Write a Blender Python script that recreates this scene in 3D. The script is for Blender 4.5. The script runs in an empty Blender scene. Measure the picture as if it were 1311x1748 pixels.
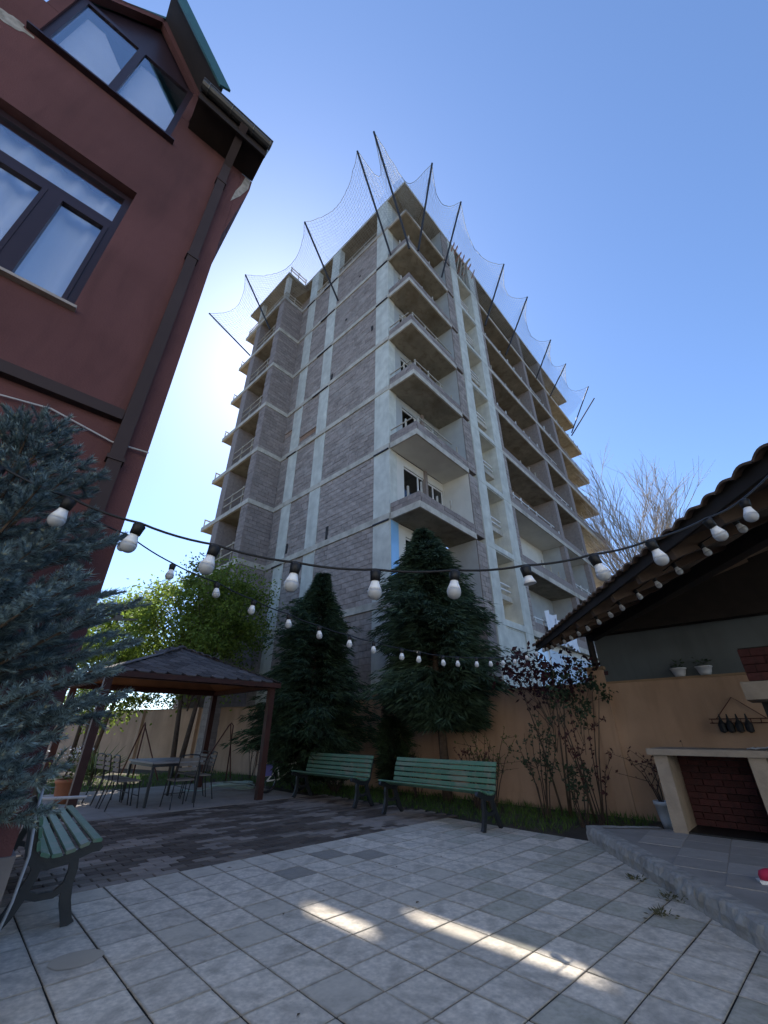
import bpy, math, random
import numpy as np
from mathutils import Vector, Matrix, Euler

random.seed(7)
RNG = np.random.default_rng(11)
SC = bpy.context.scene
COL = SC.collection
rad = math.radians

# ------------------------------------------------------------------ camera, sky, sun, exposure
PITCH = math.atan(377 / 698.0)
cam_d = bpy.data.cameras.new('camera')
cam_d.sensor_fit = 'VERTICAL'; cam_d.sensor_height = 24.0; cam_d.lens = 24.0 * 698 / 1748
cam_d.clip_start = 0.05; cam_d.clip_end = 4000
cam = bpy.data.objects.new('camera', cam_d); COL.objects.link(cam)
cam.location = (0, 0, 1.25); cam.rotation_euler = (math.pi / 2 + PITCH, 0, 0)
SC.camera = cam

SUN_AZ, SUN_EL = 19.8, 47.0          # degrees left of the view axis, above the horizon
world = bpy.data.worlds.new('World'); SC.world = world; world.use_nodes = True
wn = world.node_tree.nodes; wl = world.node_tree.links
wn.clear()
w_out = wn.new('ShaderNodeOutputWorld'); w_bg = wn.new('ShaderNodeBackground'); w_sky = wn.new('ShaderNodeTexSky')
w_sky.sky_type = 'NISHITA'; w_sky.sun_disc = False
w_sky.sun_elevation = rad(SUN_EL); w_sky.sun_rotation = rad(-SUN_AZ)
w_sky.air_density = 1.0; w_sky.dust_density = 1.0; w_sky.ozone_density = 6.0; w_sky.altitude = 1500
w_bg.inputs['Strength'].default_value = 0.10
wl.new(w_sky.outputs[0], w_bg.inputs[0]); wl.new(w_bg.outputs[0], w_out.inputs[0])

sun_d = bpy.data.lights.new('sun', 'SUN'); sun_d.energy = 4.6; sun_d.angle = rad(0.5); sun_d.color = (1.0, 0.95, 0.87)
sun = bpy.data.objects.new('sun', sun_d); COL.objects.link(sun)
sdir = Vector((-math.sin(rad(SUN_AZ)) * math.cos(rad(SUN_EL)), math.cos(rad(SUN_AZ)) * math.cos(rad(SUN_EL)), math.sin(rad(SUN_EL))))
sun.rotation_euler = sdir.to_track_quat('Z', 'Y').to_euler(); sun.location = sdir * 60

SC.view_settings.view_transform = 'Standard'; SC.view_settings.look = 'None'
SC.view_settings.exposure = 1.55; SC.view_settings.gamma = 1.0
SC.cycles.max_bounces = 8; SC.cycles.diffuse_bounces = 4; SC.cycles.transparent_max_bounces = 16
SC.cycles.use_denoising = True

# ------------------------------------------------------------------ helpers
class MB:
    """collects faces; build() links them as one mesh object"""
    def __init__(s): s.v = []; s.f = []; s.m = []
    def face(s, pts, m=0):
        i = len(s.v); s.v += [tuple(p) for p in pts]; s.f.append(tuple(range(i, i + len(pts)))); s.m.append(m)
    def mesh(s, vs, fs, m=0):
        i = len(s.v); s.v += [tuple(p) for p in vs]
        for f in fs: s.f.append(tuple(i + k for k in f)); s.m.append(m)
    def box(s, x0, x1, y0, y1, z0, z1, m=0):
        s.mesh([(x0,y0,z0),(x1,y0,z0),(x1,y1,z0),(x0,y1,z0),(x0,y0,z1),(x1,y0,z1),(x1,y1,z1),(x0,y1,z1)],
               [(3,2,1,0),(4,5,6,7),(0,1,5,4),(1,2,6,5),(2,3,7,6),(3,0,4,7)], m)
    def cbox(s, x0, x1, y0, y1, z0, z1, c=0.006, m=0):
        # box with a chamfered top (z1)
        s.mesh([(x0,y0,z0),(x1,y0,z0),(x1,y1,z0),(x0,y1,z0),(x0,y0,z1-c),(x1,y0,z1-c),(x1,y1,z1-c),(x0,y1,z1-c),
                (x0+c,y0+c,z1),(x1-c,y0+c,z1),(x1-c,y1-c,z1),(x0+c,y1-c,z1)],
               [(3,2,1,0),(0,1,5,4),(1,2,6,5),(2,3,7,6),(3,0,4,7),(4,5,9,8),(5,6,10,9),(6,7,11,10),(7,4,8,11),(8,9,10,11)], m)
    def beam(s, a, b, w, h, m=0, up=(0, 0, 1)):
        # rectangular bar from a to b, w across, h along 'up'
        a = Vector(a); b = Vector(b); d = (b - a).normalized(); u = Vector(up)
        x = d.cross(u)
        if x.length < 1e-4: x = d.cross(Vector((0, 1, 0)))
        x.normalize(); u = x.cross(d).normalized()
        vs = []
        for p in (a, b):
            for sx, su in ((-1,-1),(1,-1),(1,1),(-1,1)): vs.append(p + x * (sx * w / 2) + u * (su * h / 2))
        s.mesh(vs, [(0,1,2,3),(7,6,5,4),(0,4,5,1),(1,5,6,2),(2,6,7,3),(3,7,4,0)], m)
    def tube(s, pts, r, n=6, m=0, caps=True):
        pts = [Vector(p) for p in pts]; k = len(pts)
        rs = r if isinstance(r, (list, tuple)) else [r] * k
        base = len(s.v); ref = None
        for i, p in enumerate(pts):
            t = (pts[min(i + 1, k - 1)] - pts[max(i - 1, 0)])
            t = t.normalized() if t.length > 1e-9 else Vector((0, 0, 1))
            if ref is None: ref = Vector((0, 0, 1)) if abs(t.z) < .9 else Vector((1, 0, 0))
            x = (ref - t * ref.dot(t))
            x = x.normalized() if x.length > 1e-6 else t.orthogonal().normalized()
            y = t.cross(x); ref = x
            for j in range(n):
                a = 2 * math.pi * j / n
                s.v.append(tuple(p + (x * math.cos(a) + y * math.sin(a)) * rs[i]))
        for i in range(k - 1):
            for j in range(n):
                a = base + i * n + j; b = base + i * n + (j + 1) % n
                s.f.append((a, b, b + n, a + n)); s.m.append(m)
        if caps:
            s.f.append(tuple(base + j for j in reversed(range(n)))); s.m.append(m)
            s.f.append(tuple(base + (k - 1) * n + j for j in range(n))); s.m.append(m)
    def lathe(s, prof, n=12, c=(0, 0, 0), m=0, M=None):
        base = len(s.v)
        for (r, z) in prof:
            for j in range(n):
                a = 2 * math.pi * j / n
                p = Vector((r * math.cos(a), r * math.sin(a), z))
                if M is not None: p = M @ p
                s.v.append((p.x + c[0], p.y + c[1], p.z + c[2]))
        for i in range(len(prof) - 1):
            for j in range(n):
                a = base + i * n + j; b = base + i * n + (j + 1) % n
                s.f.append((a, b, b + n, a + n)); s.m.append(m)
        s.f.append(tuple(base + j for j in reversed(range(n)))); s.m.append(m)
        s.f.append(tuple(base + (len(prof) - 1) * n + j for j in range(n))); s.m.append(m)
    def prism(s, poly, axis, a0, a1, m=0):
        # poly: list of 2-D points in the plane normal to axis ('x': (y,z), 'y': (x,z), 'z': (x,y))
        def P(p, a): return {'x': (a, p[0], p[1]), 'y': (p[0], a, p[1]), 'z': (p[0], p[1], a)}[axis]
        n = len(poly); i = len(s.v)
        s.v += [P(p, a0) for p in poly] + [P(p, a1) for p in poly]
        s.f.append(tuple(range(i + n - 1, i - 1, -1))); s.m.append(m)
        s.f.append(tuple(range(i + n, i + 2 * n))); s.m.append(m)
        for k in range(n):
            s.f.append((i + k, i + (k + 1) % n, i + n + (k + 1) % n, i + n + k)); s.m.append(m)
    def data(s, name, mats, smooth=False):
        me = bpy.data.meshes.new(name); me.from_pydata(s.v, [], s.f)
        for mt in (mats if isinstance(mats, (list, tuple)) else [mats]): me.materials.append(mt)
        if any(s.m): me.polygons.foreach_set('material_index', s.m)
        if smooth: me.polygons.foreach_set('use_smooth', [True] * len(me.polygons))
        me.update(); return me
    def build(s, name, mats, parent=None, smooth=False, loc=None, rotz=None):
        return link(name, s.data(name, mats, smooth), parent, loc, rotz)

class Bars:
    def __init__(s): s.b = []
    def beam(s, *a, **k): m = MB(); m.beam(*a, **k); s.b.append(m)
    def build(s, name, m, parent=None): return [x.build(name, m, parent) for x in s.b]

def link(name, data, parent=None, loc=None, rotz=None):
    o = bpy.data.objects.new(name, data); COL.objects.link(o)
    if parent is not None: o.parent = parent
    if loc is not None: o.location = loc
    if rotz is not None: o.rotation_euler = (0, 0, rotz)
    return o

def thing(name, label, cat, loc=(0, 0, 0), rotz=0, group=None):
    o = link(name, None, None, loc, rotz); o.empty_display_size = .1
    return tag(o, label, cat, group)
def tag(o, label=None, cat=None, group=None, kind=None):
    if label: o['label'] = label
    if cat: o['category'] = cat
    if group: o['group'] = group
    if kind: o['kind'] = kind
    return o
def structure(o): o['kind'] = 'structure'; return o
def copy_tree(o, parent=None):
    c = o.copy(); COL.objects.link(c); c.parent = parent
    for ch in list(o.children): copy_tree(ch, c)
    return c

def npmesh(name, V, F, mats, midx=None, parent=None, smooth=False):
    V = np.asarray(V, dtype=np.float32).reshape(-1, 3); F = np.asarray(F, dtype=np.int32); k = F.shape[1]
    me = bpy.data.meshes.new(name)
    me.vertices.add(len(V)); me.vertices.foreach_set('co', V.ravel())
    me.loops.add(F.size); me.loops.foreach_set('vertex_index', F.ravel())
    me.polygons.add(len(F)); me.polygons.foreach_set('loop_start', np.arange(0, F.size, k, dtype=np.int32))
    try: me.polygons.foreach_set('loop_total', np.full(len(F), k, dtype=np.int32))
    except Exception: pass
    for mt in (mats if isinstance(mats, (list, tuple)) else [mats]): me.materials.append(mt)
    if midx is not None: me.polygons.foreach_set('material_index', np.asarray(midx, dtype=np.int32))
    me.update(calc_edges=True); me.validate()
    return link(name, me, parent)

# ------------------------------------------------------------------ materials
def srgb(r, g, b):
    f = lambda c: (c / 255 / 12.92) if c / 255 <= .04045 else ((c / 255 + .055) / 1.055) ** 2.4
    return (f(r), f(g), f(b))

def mat(name, col, rough=.8, var=.15, scale=6, bump=.0, bscale=40, spec=.3, metal=0, island=0, obj=0, stain=None, sscale=1.2, samt=.5, streak=False, transl=0, coords='Object'):
    m = bpy.data.materials.new(name); m.use_nodes = True
    nt = m.node_tree; N = nt.nodes; L = nt.links
    b = N['Principled BSDF']; out = N['Material Output']
    b.inputs['Roughness'].default_value = rough; b.inputs['Metallic'].default_value = metal
    b.inputs['Specular IOR Level'].default_value = spec
    tc = N.new('ShaderNodeTexCoord')
    def noise(sc, det=5, dist=0):
        n = N.new('ShaderNodeTexNoise'); n.inputs['Scale'].default_value = sc; n.inputs['Detail'].default_value = det
        n.inputs['Distortion'].default_value = dist
        L.new(tc.outputs[coords], n.inputs['Vector']); return n
    cur = None
    n1 = noise(scale)
    rmp = N.new('ShaderNodeMapRange'); rmp.inputs[1].default_value = .25; rmp.inputs[2].default_value = .75
    rmp.inputs[3].default_value = 1 - var; rmp.inputs[4].default_value = 1 + var
    L.new(n1.outputs['Fac'], rmp.inputs[0])
    val = rmp.outputs[0]
    def mul(a, bsock):
        x = N.new('ShaderNodeMath'); x.operation = 'MULTIPLY'; L.new(a, x.inputs[0]); L.new(bsock, x.inputs[1]); return x.outputs[0]
    if island:
        g = N.new('ShaderNodeNewGeometry'); r = N.new('ShaderNodeMapRange'); r.inputs[3].default_value = 1 - island; r.inputs[4].default_value = 1 + island
        L.new(g.outputs['Random Per Island'], r.inputs[0]); val = mul(val, r.outputs[0])
    if obj:
        g = N.new('ShaderNodeObjectInfo'); r = N.new('ShaderNodeMapRange'); r.inputs[3].default_value = 1 - obj; r.inputs[4].default_value = 1 + obj
        L.new(g.outputs['Random'], r.inputs[0]); val = mul(val, r.outputs[0])
    mx = N.new('ShaderNodeVectorMath'); mx.operation = 'SCALE'; mx.inputs[0].default_value = col
    L.new(val, mx.inputs['Scale']); cur = mx.outputs[0]
    if stain:
        for q, (sc_, am) in enumerate(((sscale, samt), (sscale * 5.3, samt * .6))):
            n = noise(sc_, 8, .6)
            if streak:
                mp = N.new('ShaderNodeMapping'); mp.inputs['Scale'].default_value = (1, 1, .18)
                L.new(tc.outputs[coords], mp.inputs['Vector']); L.new(mp.outputs[0], n.inputs['Vector'])
            r = N.new('ShaderNodeMapRange'); r.inputs[1].default_value = .5; r.inputs[2].default_value = .72; r.inputs[3].default_value = 0; r.inputs[4].default_value = am
            L.new(n.outputs['Fac'], r.inputs[0])
            mm = N.new('ShaderNodeMix'); mm.data_type = 'RGBA'
            L.new(r.outputs[0], mm.inputs[0]); L.new(cur, mm.inputs[6]); mm.inputs[7].default_value = (*stain, 1); cur = mm.outputs[2]
    L.new(cur, b.inputs['Base Color'])
    if bump:
        n2 = noise(bscale, 6); bp = N.new('ShaderNodeBump'); bp.inputs['Strength'].default_value = bump; bp.inputs['Distance'].default_value = .02
        L.new(n2.outputs['Fac'], bp.inputs['Height']); L.new(bp.outputs[0], b.inputs['Normal'])
    if transl:
        t = N.new('ShaderNodeBsdfTranslucent'); L.new(cur, t.inputs['Color'])
        ms = N.new('ShaderNodeMixShader'); ms.inputs[0].default_value = transl
        L.new(b.outputs[0], ms.inputs[1]); L.new(t.outputs[0], ms.inputs[2]); L.new(ms.outputs[0], out.inputs['Surface'])
    return m

def dirty_rim(m, amt=.55, rim=(.16, .145, .115)):
    nt = m.node_tree; N = nt.nodes; L = nt.links; b = N['Principled BSDF']; src = b.inputs['Base Color'].links[0].from_socket
    tc = N.new('ShaderNodeTexCoord'); sp = N.new('ShaderNodeSeparateXYZ'); L.new(tc.outputs['Generated'], sp.inputs[0])
    ds = []
    for ax in ('X', 'Y'):
        a = N.new('ShaderNodeMath'); a.operation = 'SUBTRACT'; L.new(sp.outputs[ax], a.inputs[0]); a.inputs[1].default_value = .5
        c = N.new('ShaderNodeMath'); c.operation = 'ABSOLUTE'; L.new(a.outputs[0], c.inputs[0]); ds.append(c.outputs[0])
    mx = N.new('ShaderNodeMath'); mx.operation = 'MAXIMUM'; L.new(ds[0], mx.inputs[0]); L.new(ds[1], mx.inputs[1])
    oi = N.new('ShaderNodeObjectInfo'); ad = N.new('ShaderNodeVectorMath'); ad.operation = 'ADD'; L.new(tc.outputs['Generated'], ad.inputs[0])
    cb = N.new('ShaderNodeCombineXYZ'); ml = N.new('ShaderNodeMath'); ml.operation = 'MULTIPLY'; ml.inputs[1].default_value = 37; L.new(oi.outputs['Random'], ml.inputs[0])
    L.new(ml.outputs[0], cb.inputs[2]); L.new(cb.outputs[0], ad.inputs[1])
    ns = N.new('ShaderNodeTexNoise'); ns.inputs['Scale'].default_value = 5; ns.inputs['Detail'].default_value = 6; L.new(ad.outputs[0], ns.inputs['Vector'])
    s1 = N.new('ShaderNodeMath'); s1.operation = 'MULTIPLY_ADD'; L.new(ns.outputs['Fac'], s1.inputs[0]); s1.inputs[1].default_value = .16; L.new(mx.outputs[0], s1.inputs[2])
    r = N.new('ShaderNodeMapRange'); r.inputs[1].default_value = .52; r.inputs[2].default_value = .60; r.inputs[3].default_value = 0; r.inputs[4].default_value = amt; L.new(s1.outputs[0], r.inputs[0])
    mm = N.new('ShaderNodeMix'); mm.data_type = 'RGBA'; L.new(r.outputs[0], mm.inputs[0]); L.new(src, mm.inputs[6]); mm.inputs[7].default_value = (*rim, 1)
    # blotches that differ from slab to slab
    n2 = N.new('ShaderNodeTexNoise'); n2.inputs['Scale'].default_value = 1.8; n2.inputs['Detail'].default_value = 9; n2.inputs['Roughness'].default_value = .65; L.new(ad.outputs[0], n2.inputs['Vector'])
    r2 = N.new('ShaderNodeMapRange'); r2.inputs[1].default_value = .52; r2.inputs[2].default_value = .70; r2.inputs[3].default_value = 0; r2.inputs[4].default_value = .5; L.new(n2.outputs['Fac'], r2.inputs[0])
    m3 = N.new('ShaderNodeMix'); m3.data_type = 'RGBA'; L.new(r2.outputs[0], m3.inputs[0]); L.new(mm.outputs[2], m3.inputs[6]); m3.inputs[7].default_value = (.27, .245, .205, 1)
    L.new(m3.outputs[2], b.inputs['Base Color'])

def glass_mat(name, tint=(.8, .85, .9), refl=.35, rough=.02):
    m = bpy.data.materials.new(name); m.use_nodes = True; nt = m.node_tree; N = nt.nodes; L = nt.links
    N.remove(N['Principled BSDF']); out = N['Material Output']
    g = N.new('ShaderNodeBsdfGlossy'); g.inputs['Roughness'].default_value = rough; g.inputs['Color'].default_value = (.9, .93, .97, 1)
    t = N.new('ShaderNodeBsdfTransparent'); t.inputs['Color'].default_value = (*tint, 1)
    fr = N.new('ShaderNodeLayerWeight'); fr.inputs['Blend'].default_value = .25
    a = N.new('ShaderNodeMath'); a.operation = 'MULTIPLY_ADD'; a.inputs[1].default_value = .35; a.inputs[2].default_value = refl
    a.use_clamp = True
    tc = N.new('ShaderNodeTexCoord'); ns = N.new('ShaderNodeTexNoise'); ns.inputs['Scale'].default_value = 2.2
    bp = N.new('ShaderNodeBump'); bp.inputs['Strength'].default_value = .03; bp.inputs['Distance'].default_value = .05
    L.new(tc.outputs['Object'], ns.inputs['Vector']); L.new(ns.outputs['Fac'], bp.inputs['Height']); L.new(bp.outputs[0], g.inputs['Normal'])
    L.new(fr.outputs['Facing'], a.inputs[0])
    mx = N.new('ShaderNodeMixShader'); L.new(a.outputs[0], mx.inputs[0]); L.new(t.outputs[0], mx.inputs[1]); L.new(g.outputs[0], mx.inputs[2])
    L.new(mx.outputs[0], out.inputs['Surface']); return m

M = {}
M['concrete'] = mat('pale_concrete', (.54, .545, .485), .9, .18, 2.2, .25, 14, .2, stain=(.30, .29, .25), sscale=.9, samt=.4, streak=True)
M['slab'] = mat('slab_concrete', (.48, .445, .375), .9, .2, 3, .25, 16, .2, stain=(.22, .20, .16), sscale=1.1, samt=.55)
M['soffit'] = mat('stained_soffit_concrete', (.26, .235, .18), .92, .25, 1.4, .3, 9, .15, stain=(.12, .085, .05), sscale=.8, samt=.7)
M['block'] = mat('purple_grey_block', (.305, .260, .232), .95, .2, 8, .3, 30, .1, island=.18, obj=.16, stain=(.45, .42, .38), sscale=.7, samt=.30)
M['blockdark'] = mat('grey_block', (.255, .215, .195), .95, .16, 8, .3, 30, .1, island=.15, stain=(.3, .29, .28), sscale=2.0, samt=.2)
M['mortar'] = mat('block_mortar', (.20, .175, .16), .95, .2, 5, .2, 40, .1)
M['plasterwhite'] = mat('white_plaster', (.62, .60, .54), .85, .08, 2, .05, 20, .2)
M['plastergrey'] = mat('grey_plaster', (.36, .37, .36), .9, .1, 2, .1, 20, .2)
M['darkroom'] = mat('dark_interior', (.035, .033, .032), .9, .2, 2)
M['whitepaint'] = mat('white_paint', (.68, .68, .66), .5, .05, 4)
M['timber'] = mat('weathered_batten', (.40, .36, .29), .85, .2, 5)
M['orangewood'] = mat('orange_formwork_plank', (.30, .12, .06), .8, .2, 5)
M['polemetal'] = mat('dark_steel_pole', (.03, .03, .035), .5, .2, 5, metal=.3)
M['net'] = mat('pale_net_cord', (.33, .34, .31), .8, .1, 3)
M['bluepanel'] = mat('sky_painted_pane', (.50, .62, .74), .12, .1, 1.5, spec=.8)  # pane glass, sky reflection painted in as pale blue base
M['redwall'] = mat('dark_red_render', (.122, .056, .055), .9, .18, 1.3, .3, 70, .15, stain=(.068, .034, .034), sscale=1.0, samt=.7, streak=True)
M['plinth'] = mat('grey_plinth', (.16, .15, .15), .9, .2, 4, .2)
M['pvc'] = mat('dark_brown_window_frame', (.030, .019, .026), .35, .08, 3, spec=.4)
M['brownmetal'] = mat('brown_painted_metal', (.052, .038, .038), .75, .12, 3, spec=.15)
M['gutter'] = mat('dark_grey_gutter', (.10, .10, .10), .3, .15, 5, spec=.5, metal=.4)
M['soffitwood'] = mat('dark_eave_board', (.025, .018, .016), .8, .2, 6)
M['greenroof'] = mat('green_metal_roof', (.022, .085, .078), .4, .12, 3, spec=.5)
M['curtain'] = mat('pale_curtain', (.86, .85, .84), .9, .06, 3)
M['glass'] = glass_mat('window_glass', (.95, .97, 1), .26)
M['glassdark'] = glass_mat('dark_window_glass', (.3, .33, .36), .02)
M['sill'] = mat('pale_sill', (.34, .30, .27), .6, .15, 6)
M['flake'] = mat('exposed_grey_plaster', (.30, .28, .25), .95, .35, 14, .4, 30)
M['wire'] = mat('white_cable', (.45, .45, .46), .5, .05, 3)
M['ochre'] = mat('ochre_wall_paint', (.47, .305, .20), .9, .12, 1.6, .2, 50, .15, stain=(.27, .165, .10), sscale=.9, samt=.55, streak=True)
M['ochrecap'] = mat('wall_coping', (.30, .20, .12), .9, .15, 4, .2)
M['greysheet'] = mat('grey_sheet_metal', (.10, .115, .12), .55, .15, 1.4, spec=.3, stain=(.06, .065, .065), sscale=.9, samt=.5, streak=True)
M['tile'] = mat('grey_paving_tile', (.66, .585, .485), .85, .2, 9, .35, 60, .25, obj=.11, stain=(.31, .275, .225), sscale=1.6, samt=.6, coords='Generated')
M['tilewarm'] = mat('warm_paving_tile', (.56, .50, .41), .85, .12, 6, .2, 90, .25, obj=.07, stain=(.34, .30, .24), sscale=1.2, samt=.35, coords='Generated')
M['tilegreen'] = mat('mossy_paving_tile', (.50, .46, .375), .85, .18, 8, .3, 60, .25, obj=.08, stain=(.28, .265, .19), sscale=1.3, samt=.6, coords='Generated')
M['tiledark'] = mat('damp_dark_tile', (.30, .27, .225), .7, .2, 6, .2, 90, .3, obj=.15, stain=(.28, .28, .28), sscale=1.4, samt=.3, coords='Generated')
M['tilestain'] = mat('brown_damp_stain', (.47, .40, .31), .8, .08, 3)
M['joint'] = mat('joint_soil', (.022, .020, .018), .95, .3, 20, .3)
M['paverdark'] = mat('dark_brown_paver', (.088, .068, .053), .75, .15, 9, .3, 60, .3, island=.3, obj=.28)
M['pavermid'] = mat('brown_grey_paver', (.145, .118, .096), .8, .15, 9, .3, 60, .3, island=.25, obj=.25)
M['paverlight'] = mat('dry_grey_paver', (.255, .215, .18), .85, .12, 9, .3, 60, .25, island=.15, obj=.15)
M['padconcrete'] = mat('gazebo_pad_concrete', (.38, .33, .28), .9, .15, 2.5, .2, 30, .2, stain=(.2, .18, .16), sscale=1.3, samt=.4)
M['soil'] = mat('garden_soil', (.07, .055, .04), .95, .4, 3, .6, 20)
M['kerb'] = mat('rough_kerb_stone', (.34, .32, .29), .92, .25, 9, .9, 18, .15, stain=(.1, .095, .085), sscale=4, samt=.5)
M['terrace'] = mat('terrace_tile', (.30, .275, .25), .8, .12, 5, .15, 60, .25, obj=.16, stain=(.13, .125, .12), sscale=1.2, samt=.4)
M['grass'] = mat('grass_blades', (.085, .15, .03), .7, .25, 3, island=.35, transl=.35)
M['weed'] = mat('weed_leaves', (.11, .105, .05), .7, .2, 3, island=.3, transl=.2)
M['spruce'] = mat('blue_spruce_needles', (.165, .232, .240), .6, .25, 4, island=.6, transl=.12)
M['sprucetip'] = mat('pale_spruce_buds', (.26, .27, .20), .7, .2, 5, island=.2)
M['bark'] = mat('brown_bark', (.10, .07, .05), .95, .3, 12, .6, 30)
M['palebark'] = mat('pale_twig_bark', (.40, .34, .28), .9, .2, 6)
M['cypress'] = mat('dark_cypress_foliage', (.040, .070, .034), .75, .3, 1.2, island=.55, transl=.15)
M['cypress2'] = mat('bluish_cypress_foliage', (.046, .078, .043), .75, .3, 1.2, island=.55, transl=.15)
M['thuja'] = mat('thuja_foliage', (.035, .060, .026), .75, .3, 2, island=.4, transl=.1)
M['leafgreen'] = mat('spring_green_leaves', (.155, .215, .035), .6, .3, .8, island=.45, transl=.5)
M['leafmaple'] = mat('purple_maple_leaves', (.045, .014, .018), .65, .25, 2, island=.4, transl=.3)
M['leafrose'] = mat('dark_rose_leaves', (.035, .06, .03), .55, .25, 2, island=.4, transl=.2)
M['leafred'] = mat('young_red_rose_leaves', (.075, .022, .022), .55, .25, 2, island=.4, transl=.2)
M['leafshrub'] = mat('olive_shrub_leaves', (.10, .115, .035), .6, .25, 2, island=.4, transl=.35)
M['yucca'] = mat('yucca_blades', (.14, .18, .06), .55, .2, 2, island=.3, transl=.3)
M['stem'] = mat('brown_stem', (.06, .04, .03), .9, .2, 8)
M['slat'] = mat('worn_green_paint', (.075, .185, .115), .5, .12, 4, .12, 30, .4, obj=.12, stain=(.22, .21, .16), sscale=4.5, samt=.7)
M['iron'] = mat('black_cast_iron', (.018, .022, .026), .45, .15, 10, .1, 40, .45)
M['gazwood'] = mat('dark_red_stained_timber', (.060, .022, .016), .6, .25, 4, .15, 25, .3)
M['gazceil'] = mat('orange_brown_boards', (.20, .085, .035), .7, .25, 3, obj=.2)
M['shingle'] = mat('grey_bitumen_shingle', (.10, .088, .082), .85, .15, 20, .3, 120, .3, obj=.38)
M['shinglebase'] = mat('shingle_underlay', (.03, .028, .028), .9, .15, 20)
M['rooftile'] = mat('weathered_roof_tile', (.17, .115, .085), .9, .3, 9, .4, 30, .2, obj=.25, stain=(.09, .08, .06), sscale=5, samt=.6)
M['rafter'] = mat('dark_rafter', (.022, .016, .013), .8, .2, 5)
M['ceilplank'] = mat('dark_ceiling_plank', (.050, .036, .029), .8, .25, 3, obj=.35)
M['rafterbrown'] = mat('brown_rafter', (.095, .062, .044), .8, .25, 4, .1, 20)
M['skyglazing'] = mat('sky_painted_glazing', (.26, .50, .78), .15, .1, 1.5, spec=.8)  # glazing whose reflected sky is painted as a blue base colour
M['redbrick'] = mat('dark_red_firebrick', (.060, .021, .020), .85, .2, 9, .35, 50, .2, obj=.35, stain=(.02, .015, .014), sscale=2.2, samt=.75)
M['bbqstone'] = mat('beige_stone', (.30, .25, .20), .85, .15, 5, .3, 40, .25, stain=(.15, .12, .10), sscale=2.0, samt=.5)
M['black'] = mat('black_rubber', (.010, .010, .011), .55, .1, 8, spec=.4)
M['bulb'] = mat('opal_bulb', (.56, .57, .58), .18, .05, 3, spec=.5, transl=.25)
M['bulbneck'] = mat('white_bulb_neck', (.82, .83, .84), .35, .03, 3, spec=.4)
M['chairmetal'] = mat('dark_chair_tube', (.02, .018, .018), .45, .1, 8, spec=.4)
M['chairseat'] = mat('worn_beige_seat', (.22, .185, .15), .8, .2, 8)
M['tabletop'] = mat('grey_table_top', (.27, .26, .25), .5, .1, 4)
M['hose'] = mat('pale_green_hose', (.33, .42, .37), .5, .1, 6)
M['rust'] = mat('rusty_red_tube', (.10, .035, .025), .7, .25, 8)
M['chrome'] = mat('chrome', (.6, .6, .62), .15, .03, 3, metal=1.0)
M['potwhite'] = mat('white_plastic_pot', (.55, .56, .57), .5, .1, 5)
M['terracotta'] = mat('terracotta', (.30, .12, .06), .8, .15, 5)
M['bluepaint'] = mat('violet_blue_bag', (.12, .11, .30), .6, .1, 5)
M['redshoe'] = mat('bright_red_rubber', (.45, .02, .06), .5, .1, 5)
M['farwhite'] = mat('far_white_wall', (.62, .60, .54), .85, .06, 1)
M['leaflitter'] = mat('dry_leaf', (.10, .07, .04), .9, .2, 5, island=.3)
M['tarp'] = mat('white_plastic_sheet', (.66, .68, .72), .45, .08, 3, spec=.4)

for k_ in ('tile', 'tilewarm', 'tilegreen', 'tiledark'): dirty_rim(M[k_])

# ------------------------------------------------------------------ frames of reference
C0 = np.array([.2168, 13.1439]); AZ = rad(47.393)
AV = np.array([-math.sin(AZ), math.cos(AZ)]); BV = np.array([math.cos(AZ), math.sin(AZ)])   # along the two building faces
def BW(s, t, z=0): p = C0 + s * AV + t * BV; return (p[0], p[1], z)
B_ROT = math.atan2(BV[1], BV[0])                 # local x = t (depth), local y = s (along the left face)
T0 = np.array([-.24, 3.0]); E1 = np.array([.7218, .6921]); E2 = np.array([-.6921, .7218]); T_ROT = math.atan2(E1[1], E1[0])
def TW(a, b, z=0): p = T0 + a * E1 + b * E2; return (p[0], p[1], z)

from mathutils import noise as mnoise
CP, SP = math.cos(PITCH), math.sin(PITCH)
def to_px(p):
    x, y, z = p[0], p[1], p[2] - 1.25; f = y * CP + z * SP
    if f < .05: return None
    return (655.5 + 698 * x / f, 874 - 698 * (-y * SP + z * CP) / f, f)
def visible(p, mrg=60):
    q = to_px(p); return q is not None and -mrg < q[0] < 1311 + mrg and -mrg < q[1] < 1748 + mrg

H0 = np.array([-2.03, 2.85]); HAZ = rad(48.4); HD = np.array([math.sin(HAZ), math.cos(HAZ)]); HN = np.array([-HD[1], HD[0]]); H_ROT = math.atan2(HD[1], HD[0])
def house_local(p): q = np.array(p[:2]) - H0; return q @ HD, q @ HN

# ------------------------------------------------------------------ ground
g = MB(); R = 1600
g.face([(-R, -R, -.05), (R, -R, -.05), (R, R, -.05), (-R, R, -.05)])
structure(g.build('ground', M['soil']))

def tile_poly(name, pts, z, m, thick=.0):
    b = MB(); b.face([(p[0], p[1], z) for p in pts]); return structure(b.build(name, m))
patio = tile_poly('patio', [TW(-5, -6), TW(4.74, -6), TW(4.74, 3.05), TW(-5, 3.05)], -.0065, M['joint'])
P = .338
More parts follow.
